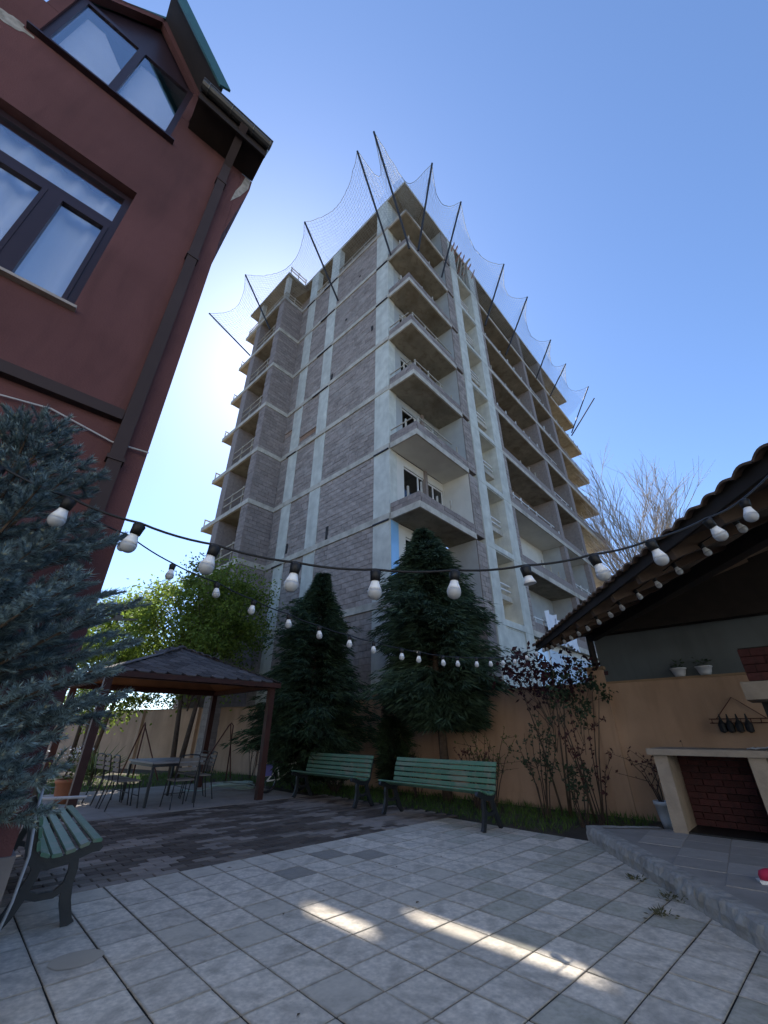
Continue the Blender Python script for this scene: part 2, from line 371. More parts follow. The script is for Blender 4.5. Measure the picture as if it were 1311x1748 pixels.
# a few shared tile meshes: slight tilt and chamfer
def tile_mesh(mt, k):
    b = MB(); h = P / 2 - .0050; b.cbox(-h, h, -h, h, -.035, 0, .0022); return b.data('paving_tile', mt)
kinds = {k: tile_mesh(M[k], 0) for k in ('tile', 'tilewarm', 'tilegreen', 'tiledark')}
dark_spots = {(4, 7), (5, 7), (3, 6), (6, 6)}
tiles = []
for a in range(-14, 14):
    for b in range(-17, 9):
        c = TW((a + .5) * P, (b + .5) * P)
        hx, hy = house_local(c)
        if hx < .05 and hy > -.12: continue
        if c[0] > 2.75 or not visible(c, 70): continue
        tiles.append((c[0] ** 2 + c[1] ** 2, a, b, c))
tiles.sort()
rr = random.Random(5)
for d, a, b, c in tiles[:300]:
    r = rr.random(); right = c[0] > .9
    k = 'tile'
    if (a, b) in dark_spots and rr.random() < .75: k = 'tiledark'
    elif right and r < .45: k = 'tilegreen'
    elif not right and r < .15: k = 'tilewarm'
    elif b == 8 and r < .8: k = 'tilewarm'
    o = link('paving_tile', kinds[k], patio, (c[0] + rr.uniform(-.0015, .0015), c[1] + rr.uniform(-.0015, .0015), rr.uniform(-.0015, .001)))
    o.rotation_euler = (rr.uniform(-.0025, .0025), rr.uniform(-.0025, .0025), T_ROT + rr.choice((0, 1, 2, 3)) * math.pi / 2 + rr.uniform(-.004, .004))
# oval damp stain on one tile
b = MB(); cx, cy = -1.93, 3.59
pts = []
for j in range(28):
    an = 2 * math.pi * j / 28; w = 1 + .02 * math.sin(3 * an + 1)
    u_, v_ = .150 * w * math.cos(an), .125 * w * math.sin(an)
    ca, sa = math.cos(.62), math.sin(.62)
    pts.append((cx + u_ * ca - v_ * sa, cy + u_ * sa + v_ * ca, .0016))
b.face(pts); b.build('damp_stain', M['tilestain'], patio)

# brick paving between the patio and the gazebo
paving = tile_poly('brick_paving', [TW(-3.4, 3.05), TW(5.1, 3.05), TW(5.1, 6.86), TW(-3.4, 6.86)], -.016, M['joint'])
PW, PH_ = .245, .1225
pmats = [M['paverdark'], M['pavermid'], M['paverlight']]
pm = []
for k in range(3):
    b = MB(); b.cbox(-PW/2 + .005, PW/2 - .005, -PH_/2 + .005, PH_/2 - .005, -.03, 0, .005); pm.append(b.data('paver', pmats[k]))
pav = []
nrow = int(3.8 / PH_)
for j in range(nrow):
    for i in range(-14, 21):
        a = (i + .5 * (j % 2)) * PW; bb = 3.052 + (j + .5) * PH_
        if a < -3.2 or a > 4.95: continue
        c = TW(a, bb)
        hx, hy = house_local(c)
        if hx < .06 and hy > -.1: continue
        n = .8 * mnoise.noise(Vector((a * 1.5, bb * 2.2, 3.3))) + .55 * mnoise.noise(Vector((a * 5, bb * 8, 9)))
        n += .25 if bb < 3.7 and a < .2 else 0
        n += .3 if a > 3.2 else 0
        k = 2 if n > .34 else (1 if n > .14 else 0)
        if rr.random() < .05: k = 2
        px = to_px(c); big = (1 / px[2]) if (px and visible(c, 10)) else 0
        pav.append((-big, c, k, rr.uniform(-.004, .001)))
pav.sort(key=lambda q: q[0])
rest = MB()
for idx, (bg, c, k, dz) in enumerate(pav):
    if idx < 300:
        o = link('paver', pm[k], paving, (c[0], c[1], dz)); o.rotation_euler = (rr.uniform(-.008, .008), rr.uniform(-.008, .008), T_ROT + rr.uniform(-.01, .01))
    else:
        h1, h2 = PW/2 - .005, PH_/2 - .005
        q = [np.array(c[:2]) + sx * h1 * E1 + sy * h2 * E2 for sx, sy in ((-1,-1),(1,-1),(1,1),(-1,1))]
        rest.mesh([(p[0], p[1], -.02) for p in q] + [(p[0], p[1], dz) for p in q], [(4,5,6,7),(0,1,5,4),(1,2,6,5),(2,3,7,6),(3,0,4,7)], k)
tag(rest.build('paver', pmats, paving), kind='stuff')

# concrete pad under and around the gazebo, joints cut as separate bays
pad = tile_poly('gazebo_pad', [TW(-3.2, 6.86), TW(4.6, 6.86), TW(4.6, 11.2), TW(-3.2, 11.2)], -.012, M['joint'])
for i in range(10):
    for j in range(6):
        a0 = -3.2 + i * .78; b0 = 6.866 + j * .722
        q = [TW(a0 + .004, b0 + .004), TW(a0 + .776, b0 + .004), TW(a0 + .776, b0 + .718), TW(a0 + .004, b0 + .718)]
        b = MB(); b.mesh([(p[0], p[1], -.03) for p in q] + [(p[0], p[1], .001 + rr.uniform(-.002, .002)) for p in q], [(4,5,6,7),(0,1,5,4),(1,2,6,5),(2,3,7,6),(3,0,4,7)])
        b.build('concrete_bay', M['padconcrete'], pad)

# raised terrace on the right with rough kerb stones
TZ = .16
terr_poly = [(2.70, 6.80), (2.44, 3.52), (2.20, .3), (8.6, .3), (8.6, 2.6), (4.9, 5.9), (3.62, 6.72)]
b = MB(); n = len(terr_poly)
ins = [(2.80, 6.70), (2.54, 3.52), (2.30, .3), (8.6, .3), (8.6, 2.6), (4.9, 5.85), (3.60, 6.60)]
b.face([(x, y, TZ - .012) for x, y in ins])
for k in range(n):
    x0, y0 = ins[k]; x1, y1 = ins[(k + 1) % n]
    b.face([(x1, y1, -.05), (x0, y0, -.05), (x0, y0, TZ - .012), (x1, y1, TZ - .012)])
terrace = structure(b.build('terrace', M['joint']))
def kerb_run(p0, p1, L, parent):
    p0 = np.array(p0); p1 = np.array(p1); d = p1 - p0; Ln = np.hypot(*d); d = d / Ln; nrm = np.array([-d[1], d[0]])
    m = max(1, int(Ln / L)); st = Ln / m
    for i in range(m):
        b = MB(); nx = 18; 
        rows = []
        for q in range(nx + 1):
            s_ = (.004 + (st - .008) * q / nx)
            row = []
            for (off, z) in ((0, -.04), (0, .035), (-.012, .085), (.004, TZ - .012), (.026, TZ + .004), (.16, TZ + .002)):
                jit = rr.uniform(-.013, .013) if 0 < z < TZ + .003 and off < .1 else 0
                pt = p0 + d * (i * st + s_) + nrm * (off + jit); row.append((pt[0], pt[1], z + (rr.uniform(-.004, .004) if z > .02 and off < .1 else 0)))
            rows.append(row)
        vs = [v for r_ in rows for v in r_]; K = 6; fs = []
        for q in range(nx):
            for w in range(K - 1):
                a = q * K + w; fs.append((a, a + 1, a + K + 1, a + K))
        fs.append(tuple(range(K))); fs.append(tuple(reversed(range(nx * K, nx * K + K))))
        b.mesh(vs, fs); b.build('kerb_stone', M['kerb'], parent)
kerb_run((2.70, 6.80), (2.20, .3), .8, terrace)
kerb_run((3.62, 6.74), (2.70, 6.82), .5, terrace)
# terrace tiles, laid at an angle
ta = rad(-38); tE = np.array([math.cos(ta), math.sin(ta)]); tF = np.array([-tE[1], tE[0]]); TS = .42
def in_terr(p):
    x, y = p
    left = 2.87 + (y - 6.8) * .0775 + .22
    return x > left and y > .6 and x < 8.3 and (y < 6.45 - max(0, (x - 3.4)) * .62)
tm = MB(); h = TS / 2 - .003; tm.cbox(-h, h, -h, h, -.03, 0, .003); tmd = tm.data('terrace_tile', M['terrace'])
for i in range(-20, 20):
    for j in range(-20, 20):
        c = np.array([3.0, 5.0]) + tE * i * TS + tF * j * TS
        if in_terr(c) and visible((c[0], c[1], TZ), 120):
            link('terrace_tile', tmd, terrace, (c[0], c[1], TZ + rr.uniform(-.002, .001)), ta)
# mortar fill between kerb and tiles
b = MB(); b.face([(x, y, TZ - .006) for x, y in [(2.82, 6.66), (2.58, 3.5), (2.34, .35), (8.5, .35), (8.5, 2.5), (4.85, 5.8), (3.6, 6.62)]])
b.build('mortar_bed', M['terrace'], terrace)

# ------------------------------------------------------------------ the unfinished apartment block
bld = thing('apartment_building', 'tall unfinished apartment block of grey brick panels, pale columns and open balconies', 'building', BW(0, 0), B_ROT)
SH = 3.172; ZB = [4.88 + SH * k for k in range(9)]; ST = .25        # slab undersides, slab thickness
S_OUT = -1.39; W_IN = 8.03; W_T = -1.47; T_END = 25.2; T_BODY = 18.9
BH, BL = (SH - ST) / 14, .40
course_mesh = {}
brick_rest = MB()
brick_n = 0
def brick_panel(s0, s1, z0, z1, t=0.0, axis='s', single=False, dark=False, parent=bld, gap=None):
    """blocks over a panel; axis 's': panel in the plane t = const, 't': in the plane s = const (t is then that s)"""
    global brick_n
    rows = max(1, round((z1 - z0) / BH)); bh = (z1 - z0) / rows
    for r in range(rows):
        off = (r % 2) * .5 * BL + rr.uniform(-.03, .03)
        x = s0 - off
        while x < s1:
            a = max(x, s0) + .006; e = min(x + BL, s1) - .006; x += BL
            if e - a < .04: continue
            za = z0 + r * bh + .007; zb = z0 + (r + 1) * bh - .007
            j = rr.uniform(-.008, .008)
            if gap and za > gap[2] - .02 and zb < gap[3] + .02 and e > gap[0] and a < gap[1]: continue
            if single and brick_n < 300:
                brick_n += 1
                L_ = round(e - a, 2); key = (L_, round(bh, 3), axis)
                if key not in course_mesh:
                    b = MB(); b.box(0, .055, 0, L_, 0, bh - .014); course_mesh[key] = b.data('brick', M['block'])
                link('brick', course_mesh[key], parent, (t - .012 + j, a, za))
            elif axis == 's':
                # front face and four sides
                f0 = t - .012 + j; f1 = t + .05
                brick_rest.mesh([(f0,a,za),(f0,e,za),(f0,e,zb),(f0,a,zb),(f1,a,za),(f1,e,za),(f1,e,zb),(f1,a,zb)], [(3,2,1,0),(0,1,5,4),(1,2,6,5),(2,3,7,6),(3,0,4,7)], 1 if dark else 0)
            else:
                f0 = t - .012 + j; f1 = t + .05
                brick_rest.mesh([(a,f0,za),(e,f0,za),(e,f0,zb),(a,f0,zb),(a,f1,za),(e,f1,za),(e,f1,zb),(a,f1,zb)], [(0,1,2,3),(4,5,1,0),(5,6,2,1),(6,7,3,2),(7,4,0,3)], 1 if dark else 0)

panels = [(.82, 4.24), (5.02, 6.51), (7.27, W_IN)]
storeys = [(0.0, ZB[0])] + [(ZB[k] + ST, ZB[k + 1]) for k in range(7)]
order = [1, 2, 0, 3, 4, 5, 6, 7]
for k in order:
    z0, z1 = storeys[k]
    for pi, (s0, s1) in enumerate(panels):
        # two slots added in this storey, shaped to cast sun strips on the paving
        gap = {(4, 1): (5.03, 6.50, z0 + BH, z0 + 3 * BH), (4, 2): (7.28, 8.02, z0 + 6 * BH, z0 + 8 * BH)}.get((k, pi))
        w = MB()
        if gap: w.box(.012, .03, s0, s1, z0, gap[2] + .10); w.box(.012, .03, s0, s1, gap[3], z1)
        else: w.box(.012, .22, s0, s1, z0, z1)
        w.build('wall_panel', M['mortar'], bld)
        brick_panel(s0, s1, z0, z1 - .01, 0, 's', single=(k in (1, 2) and pi == 0), gap=gap)
# dark boxes set on the blockwork, painting the shade of slit holes
for (s, z, hh) in ((3.55, 8.32, .62), (1.1, 19.2, .35), (4.1, 17.9, .4), (3.2, 21.9, .15), (6.4, 8.5, .5), (2.2, 24.9, .12)):
    w = MB(); w.box(-.028, .04, s - .07, s + .07, z, z + hh); w.build('slit_shade', M['darkroom'], bld)
# columns of the left face (corner column wraps round), slightly proud
def column(t0, t1, s0, s1, z0=0, z1=30.24, m='concrete', nm='column'):
    w = MB(); w.box(t0, t1, s0, s1, z0, z1); return w.build(nm, M[m], bld)
column(-.035, .42, -.02, .82)
for s0, s1 in ((4.24, 5.02), (6.51, 7.27)):
    w = MB(); w.box(-.035, .03, s0, s1, 0, 27.2); w.box(-.035, .35, s0, s1, 27.2, 30.24); w.build('column', M['concrete'], bld)
# floor bands on the left face
for k in range(8):
    w = MB(); w.box(-.06 - .002 * (k % 2), .5, -.03, W_IN, ZB[k], ZB[k] + ST)
    w.build('floor_band', M['slab'], bld)
    if k > 0:                                     # dark strips stand in for joint shadow, others are timber battens
        for s0, s1 in ((.0, .8), (4.3, 5.6), (6.6, 7.4)):
            if rr.random() < .75:
                w = MB(); w.beam((-.075, s0, ZB[k] - .02), (-.075, s1, ZB[k] - .02), .05, .05); w.build('joint_strip', M['polemetal' if rr.random() < .5 else 'timber'], bld)
# added backing: hides sky behind top storey and slots, cut to pass the sun
w = MB(); w.box(2.2, 2.35, -.1, 9.2, 0, 30.24); w.box(2.2, 2.35, 9.201, 12.9, 0, 19.75); w.build('backing_wall', M['blockdark'], bld)
# roof slab
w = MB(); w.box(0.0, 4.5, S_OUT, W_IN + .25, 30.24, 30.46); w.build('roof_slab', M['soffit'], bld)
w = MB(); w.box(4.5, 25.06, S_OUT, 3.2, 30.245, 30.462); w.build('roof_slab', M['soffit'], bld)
w = MB(); w.box(-.01, 0.0 - .002, S_OUT, W_IN, 30.24, 30.47); w.build('roof_edge', M['slab'], bld)
w = MB(); w.box(0, 25.06, S_OUT - .012, S_OUT - .002, 30.24, 30.47); w.build('roof_edge', M['slab'], bld)
# top-storey rails on the left face
for s0, s1 in ((.82, 4.24), (5.02, 6.51)):
    r_ = Bars()
    for zz in (27.6, 27.95): r_.beam((.02, s0, zz), (.02, s1, zz), .05, .07)
    for q in np.linspace(s0 + .1, s1 - .1, 4): r_.beam((.06, q, 27.3), (.06, q, 28.1), .05, .05)
    r_.build('site_rail', M['timber'], bld)

# ---- wing at the left
for k in range(-1, 8):
    z0 = 0 if k < 0 else ZB[k] + ST
    z1 = ZB[k + 1] if k < 7 else 30.24
    if k < 7:
        w = MB(); w.box(W_T + .012, .012 if k == 3 else .25, W_IN + .012, W_IN + .22, z0, z1); w.build('wall_panel', M['mortar'], bld)
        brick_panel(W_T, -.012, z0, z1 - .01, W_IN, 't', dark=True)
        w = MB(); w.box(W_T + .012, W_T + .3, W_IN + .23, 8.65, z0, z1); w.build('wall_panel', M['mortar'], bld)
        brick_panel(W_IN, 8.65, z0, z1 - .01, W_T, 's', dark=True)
        w = MB(); w.box(W_T, W_T + .35, 10.9, 11.5, z0, z1); w.build('pier', M['blockdark'], bld)
        w = MB(); w.box(W_T + .36, -.16, 10.9, 11.1, z0, z1); w.build('side_wall', M['blockdark'], bld)
        w = MB(); w.box(-.15, -.05, W_IN + .23, 11.1, z0, z1); w.build('rear_wall', M['blockdark'], bld)
        w = MB(); w.box(W_T + .31, -.16, W_IN + .23, W_IN + .33, z0, z1); w.build('side_wall', M['blockdark'], bld)
    if k >= 0:
        w = MB(); w.box(W_T + .06, -.03, W_IN + .001, 12.95, ZB[k], ZB[k] + ST); w.build('floor_slab', M['soffit'], bld)
        w = MB(); w.box(W_T - .045, W_T + .058, W_IN - .03, 12.97, ZB[k] - .002, ZB[k] + ST + .002); w.build('floor_band', M['slab'], bld)
        w = MB(); w.box(W_T + .06, -.062, W_IN - .045, W_IN, ZB[k] - .001, ZB[k] + ST); w.build('floor_band', M['slab'], bld)
    if 0 <= k < 7:
        r_ = Bars()
        for zz in (.55, 1.0): r_.beam((W_T + .05, 8.65, z0 + zz), (W_T + .05, 10.9, z0 + zz), .04, .055)
        for q in (9.0, 10.1): r_.beam((W_T + .09, q, z0), (W_T + .09, q, z0 + 1.15), .05, .05)
        r_.build('site_rail', M['timber'], bld)
        r_ = Bars()
        r_.beam((W_T + .05, 12.9, z0), (W_T + .05, 12.9, z0 + .5), .05, .05); r_.beam((W_T - .1, 12.6, z0 + .35), (W_T + .7, 12.6, z0 + .35), .05, .06)
        r_.build('site_rail', M['timber'], bld)
w = MB(); w.box(-1.42, 1.4, 8.24, 13.35, 30.24, 30.45); w.build('roof_slab', M['soffit'], bld)
w = MB(); w.box(.7, .9, 8.3, 12.0, 27.3, 30.24); w.build('rear_wall', M['blockdark'], bld)
for s0 in (8.4, 11.6):
    w = MB(); w.box(-1.3, -1.0, s0, s0 + .3, 27.3, 30.24); w.build('column', M['slab'], bld)
r_ = Bars()
for zz in (30.9, 31.2): r_.beam((-1.3, 8.3, zz), (.1, 8.3, zz), .05, .06)
for q in (-1.25, -.6, 0.05): r_.beam((q, 8.3, 30.4), (q, 8.3, 31.3), .05, .05)
for zz in (27.7, 28.0): r_.beam((-1.4, 8.12, zz), (-.05, 8.12, zz), .05, .05); r_.beam((-1.4, 8.12, zz), (-1.4, 12.9, zz), .05, .05)
for q in (-1.35, -.7): r_.beam((q, 8.12, 27.3), (q, 8.12, 28.1), .05, .05)
for q in (9.5, 11, 12.8): r_.beam((-1.4, q, 27.3), (-1.4, q, 28.1), .05, .05)
r_.build('site_rail', M['timber'], bld)

# ---- right face: corner balconies, stair bay, long balconies
def parapet(t0, t1, s0, s1, z, h=.42):
    w = MB(); w.box(t0, t1, s0, s1, z, z + h); return w.build('parapet', M['blockdark'], bld)
for k in range(8):
    zf = ZB[k] + ST; zc = ZB[k + 1] if k < 7 else 30.24
    low = k <= 1
    # corner balcony slab, its edge band, low brick upstand, bits of rail
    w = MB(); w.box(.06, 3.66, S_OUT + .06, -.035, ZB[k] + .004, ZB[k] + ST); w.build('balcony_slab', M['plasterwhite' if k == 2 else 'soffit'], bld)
    w = MB(); w.box(-.012, .058, S_OUT - .01, -.034, ZB[k], ZB[k] + ST + .002); w.box(.059, 3.66, S_OUT - .01, S_OUT + .058, ZB[k], ZB[k] + ST + .002); w.build('balcony_edge', M['slab'], bld)
    if k < 7:
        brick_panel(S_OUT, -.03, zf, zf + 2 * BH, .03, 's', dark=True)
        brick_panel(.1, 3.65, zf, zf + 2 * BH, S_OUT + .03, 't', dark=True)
        w = MB(); w.box(.042, .15, S_OUT + .042, -.036, zf + .003, zf + 2 * BH - .01); w.box(.151, 3.65, S_OUT + .042, S_OUT + .15, zf + .003, zf + 2 * BH - .01); w.build('parapet', M['mortar'], bld)
        r_ = Bars(); top = zf + 2 * BH
        for q in (.25, 1.2, 2.1, 3.0):
            if rr.random() < .8: r_.beam((q, S_OUT + .1, top), (q, S_OUT + .1, top + rr.uniform(.25, .5)), .05, .06)
        if k in (2, 3, 4): r_.beam((.2, S_OUT + .08, top + .33), (rr.uniform(2.2, 3.5), S_OUT + .08, top + .33), .04, .05); r_.beam((.08, S_OUT + .2, top + .3), (.08, .02, top + .3), .04, .04)
        r_.beam((.1, -.8, top), (.1, -.8, top + .45), .07, .05)
        r_.build('site_rail', M['timber'], bld)
    # back wall of the balcony with its window
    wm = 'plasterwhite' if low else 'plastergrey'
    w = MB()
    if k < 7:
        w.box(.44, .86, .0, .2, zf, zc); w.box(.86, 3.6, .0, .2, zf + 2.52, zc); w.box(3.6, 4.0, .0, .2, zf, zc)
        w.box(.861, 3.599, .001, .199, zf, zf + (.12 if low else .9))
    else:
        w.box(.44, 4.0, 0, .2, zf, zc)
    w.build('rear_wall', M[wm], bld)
    if k < 7:
        wz0 = zf + (.12 if low else .9); wz1 = zf + 2.52
        win = MB()
        f_ = .06
        cuts = (.86, 1.85, 2.9, 3.6)
        win.box(.86, 3.6, .06, .12, wz1 - f_, wz1); win.box(.86, 3.6, .06, .12, wz0, wz0 + f_)
        for c_ in cuts: win.box(max(.86, c_ - .035), min(3.6, c_ + .035), .055, .125, wz0 + f_, wz1 - f_)
        wo = win.build('window', M['whitepaint'], bld)
        for c0, c1 in zip(cuts[:-1], cuts[1:]):
            p_ = MB(); p_.box(c0 + .035, c1 - .035, .085, .095, wz0 + f_, wz1 - f_); p_.build('pane', M['glassdark'], wo)
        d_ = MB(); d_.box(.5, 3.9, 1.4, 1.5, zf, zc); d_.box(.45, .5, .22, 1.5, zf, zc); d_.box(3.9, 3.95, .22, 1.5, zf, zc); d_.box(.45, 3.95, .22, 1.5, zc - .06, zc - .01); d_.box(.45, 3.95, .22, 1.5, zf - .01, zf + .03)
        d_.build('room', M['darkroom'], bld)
    # brick pier between balcony and stair bay
    w = MB(); w.box(3.66, 4.34, S_OUT + .03, .0, 0 if k == 0 else ZB[k] + ST, zc); w.build('pier', M['mortar'], bld)
    brick_panel(3.66, 4.34, zf, zc - .01, S_OUT + .02, 't', dark=False)
    w = MB(); w.box(3.64, 3.659, S_OUT + .06, -.01, zf, zc); w.build('pier_face', M['plasterwhite' if k == 1 else 'plastergrey'], bld)
column(4.35, 5.08, S_OUT - .03, -.6); column(6.72, 7.5, S_OUT - .03, -.6)
for k in range(8):
    zf = ZB[k] + ST; zc = ZB[k + 1] if k < 7 else 30.24
    w = MB(); w.box(5.08, 6.72, S_OUT + .005, -.3, ZB[k] - .05, zf); w.build('stair_beam', M['concrete'], bld)
    w = MB(); w.box(5.08, 6.72, S_OUT + .3, -.3, zf + 1.02, zf + 1.24); w.build('landing', M['slab'], bld)
    w = MB(); w.box(4.42, 7.4, S_OUT - .04, S_OUT - .02, ZB[k], ZB[k] + ST); w.build('floor_band', M['concrete'], bld)
    r_ = Bars()
    for zz in (1.5, 1.75): r_.beam((5.08, S_OUT + .35, zf + zz), (6.72, S_OUT + .35, zf + zz), .04, .06)
    r_.beam((5.5, S_OUT + .38, zf + 1.24), (5.5, S_OUT + .38, zf + 2.0), .04, .05)
    r_.build('site_rail', M['whitepaint'], bld)
w = MB(); w.box(5.08, 6.72, -.3, -.1, 0, 30.24); w.build('rear_wall', M['plastergrey'], bld)
w = MB(); w.box(4.36, 7.5, S_OUT + .02, .2, 0, 4.83); w.build('base_wall', M['concrete'], bld)
for k in range(8):
    zf = ZB[k] + ST; zc = ZB[k + 1] if k < 7 else 30.24
    low = k <= 1
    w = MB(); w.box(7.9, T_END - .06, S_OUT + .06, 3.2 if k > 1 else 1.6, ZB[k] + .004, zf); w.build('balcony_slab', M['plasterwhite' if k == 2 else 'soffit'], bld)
    w = MB(); w.box(7.505, T_END, S_OUT - .01, S_OUT + .058, ZB[k], zf + .002); w.box(T_END - .059, T_END, S_OUT + .059, 3.2, ZB[k], zf + .002); w.build('balcony_edge', M['slab'], bld)
    w = MB(); w.box(7.505, 7.9, S_OUT + .02, 0, zf, zc); w.build('pier', M['mortar'], bld)
    brick_panel(7.51, 7.9, zf, zc - .01, S_OUT + .012, 't')
    for p0, p1 in ((14.25, 14.75), (18.3, 18.85)):
        w = MB(); w.box(p0, p1 - .2, S_OUT + .32, 0, zf, zc); w.build('cross_wall', M['plastergrey' if low else 'blockdark'], bld)
        w = MB(); w.box(p0, p1, S_OUT + .02, S_OUT + .31, zf, zc); w.build('pier', M['blockdark'], bld)
    w = MB()
    wz0, wz1 = zf + .75, zf + 2.3
    if k < 7:
        xs = [7.9, 8.9, 10.9, 14.24, 14.76, 15.6, 17.2, 18.29]
        w.box(7.9, 8.9, 0, .2, zf, zc); w.box(10.9, 14.24, 0, .2, zf, zc); w.box(8.901, 10.899, .001, .199, zf, wz0); w.box(8.901, 10.899, .001, .199, wz1, zc)
        w.box(14.26, 15.6, 0, .2, zf, zc); w.box(17.2, T_BODY, 0, .2, zf, zc); w.box(15.601, 17.199, .001, .199, zf, wz0); w.box(15.601, 17.199, .001, .199, wz1, zc)
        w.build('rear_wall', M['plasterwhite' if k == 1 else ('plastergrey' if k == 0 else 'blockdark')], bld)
        for a0, a1 in ((8.9, 10.9), (15.6, 17.2)):
            win = MB(); mid = (a0 + a1) / 2
            win.box(a0, a1, .06, .12, wz1 - .06, wz1); win.box(a0, a1, .06, .12, wz0, wz0 + .06)
            for c_ in (a0 + .03, mid, a1 - .03): win.box(c_ - .03, c_ + .03, .055, .125, wz0 + .06, wz1 - .06)
            wo = win.build('window', M['whitepaint' if low else 'timber'], bld)
            for c0, c1 in ((a0 + .06, mid - .03), (mid + .03, a1 - .06)):
                p_ = MB(); p_.box(c0, c1, .085, .095, wz0 + .06, wz1 - .06); p_.build('pane', M['glassdark'], wo)
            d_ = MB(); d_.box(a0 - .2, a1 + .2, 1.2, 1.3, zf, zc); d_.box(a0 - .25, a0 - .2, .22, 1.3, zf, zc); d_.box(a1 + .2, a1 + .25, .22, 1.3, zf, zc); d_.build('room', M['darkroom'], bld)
        # upstand and rail posts along the long balcony edge
        for a0, a1 in ((7.91, 14.24), (14.76, 18.29), (18.86, T_END - .02)):
            hh = .24 if k > 4 else .42
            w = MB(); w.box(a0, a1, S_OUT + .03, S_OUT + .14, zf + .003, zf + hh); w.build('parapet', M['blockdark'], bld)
            r_ = Bars(); q = a0 + .3; last = zf + hh + .3
            while q < a1:
                if rr.random() < .7: r_.beam((q, S_OUT + .09, zf + hh), (q, S_OUT + .09, zf + hh + rr.uniform(.2, .45)), .05, .06)
                q += rr.uniform(.8, 1.3)
            if rr.random() < .6: r_.beam((a0, S_OUT + .06, zf + hh + .22), (a0 + (a1 - a0) * rr.uniform(.5, 1), S_OUT + .06, zf + hh + .22), .04, .05)
            r_.build('site_rail', M['timber' if rr.random() < .6 else 'whitepaint'], bld)
    r_ = Bars(); r_.beam((T_END - .3, -1.3, zf + .3), (T_END + .35, -1.3, zf + .3), .05, .05); r_.beam((T_END - .1, -1.2, zf), (T_END - .1, -1.2, zf + .6), .05, .05)
    r_.build('site_rail', M['polemetal'], bld)
w = MB(); w.box(7.5, T_BODY, -.02, .25, 27.3, 30.24); w.build('rear_wall', M['blockdark'], bld)
w = MB(); w.box(T_BODY, T_BODY + .2, .01, 3.0, 0, 30.24); w.build('end_wall', M['blockdark'], bld)
w = MB(); w.box(7.6, T_BODY, S_OUT + .1, .0, 0, 1.6); w.build('base_wall', M['concrete'], bld)
# white glazed shopfront storey under the long balconies
w = MB(); w.box(7.6, 18.0, S_OUT + .25, S_OUT + .4, 1.6, ZB[0]); shop = w.build('glazed_front', M['plasterwhite'], bld)
for i in range(6):
    a0 = 7.9 + i * 1.65
    p_ = MB(); p_.box(a0, a0 + 1.4, S_OUT + .21, S_OUT + .245, 1.9, ZB[0] - .3); p_.build('pane', M['bluepanel'], shop)
# formwork left at the stair head, corner glazing with painted sky reflection
r_ = Bars()
for q in range(7): r_.beam((4.6 + q * .42, S_OUT + .2 + .1 * (q % 2), 28.6 + .3 * (q % 3)), (4.9 + q * .42, S_OUT - .25, 30.3 + .2 * (q % 2)), .12, .05)
r_.build('formwork_planks', M['orangewood'], bld)
r_ = Bars()
for q in range(4): r_.beam((5.2 + q * .4, S_OUT + .1, 27.6), (5.6 + q * .35, S_OUT - .05, 29.6), .1, .05)
r_.beam((6.4, S_OUT - .5, 30.1), (6.2, S_OUT + .6, 29.2), .12, .06)
r_.build('formwork_planks', M['timber'], bld)
p_ = MB(); p_.box(.02, .43, -.035, -.022, 5.3, ZB[1] - .02); p_.build('sky_blue_glazing', M['skyglazing'], bld)
# white plastic sheets hanging from a lower balcony
for q, (a, z) in enumerate(((9.0, 6.2), (9.9, 6.0), (10.9, 6.1), (11.6, 5.95))):
    b = MB(); nx, nz = 6, 6; vs = []
    for i in range(nx + 1):
        for j in range(nz + 1):
            vs.append((a + i * .17, S_OUT - .08 - .16 * math.sin(i * 1.3 + q) * (1 - j / nz) - .05 * j / nz, z - j * .19 + .06 * math.sin(i * 2.1 + j)))
    b.mesh(vs, [(i * (nz + 1) + j, (i + 1) * (nz + 1) + j, (i + 1) * (nz + 1) + j + 1, i * (nz + 1) + j + 1) for i in range(nx) for j in range(nz)])
    b.build('plastic_sheet', M['tarp'], bld, smooth=True)
tag(brick_rest.build('brick', [M['block'], M['blockdark']], bld), kind='stuff')

# ---- safety net on leaning poles  (s, t, z)
POLES = [((11.58, -1.5, 24.37), (13.14, -4.36, 27.44)), ((9.33, -1.5, 25.13), (9.8, -3.76, 29.0)), ((4.07, -.05, 24.52), (3.92, -3.17, 28.52)),
         ((-.25, -.05, 24.16), (-.84, -3.35, 28.73)), ((-1.42, .1, 23.5), (-2.09, -3.37, 28.57)),
         ((-1.42, .89, 24.37), (-3.44, -.14, 28.91)), ((-1.42, 3.11, 24.63), (-3.52, 2.65, 29.2)), ((-1.42, 8.14, 25.28), (-3.48, 8.2, 29.91)),
         ((-1.42, 10.87, 24.78), (-3.7, 11.16, 29.32)), ((-1.42, 16.73, 27.03), (-3.28, 16.64, 30.08)), ((-1.42, 19.47, 27.01), (-3.22, 20.02, 30.09)),
         ((-1.42, 23.51, 25.43), (-3.78, 23.93, 29.88)), ((-1.42, 23.22, 24.92), (-3.8, 24.93, 29.1))]
net = thing('safety_net', 'pale construction safety net slung on dark leaning poles around the roof', 'safety net', BW(0, 0), B_ROT)
loc = lambda p: Vector((p[1], p[0], p[2]))
for a, b_ in POLES:
    r_ = MB(); r_.tube([loc(a), loc(b_)], .055, 6); r_.build('pole', M['polemetal'], net)
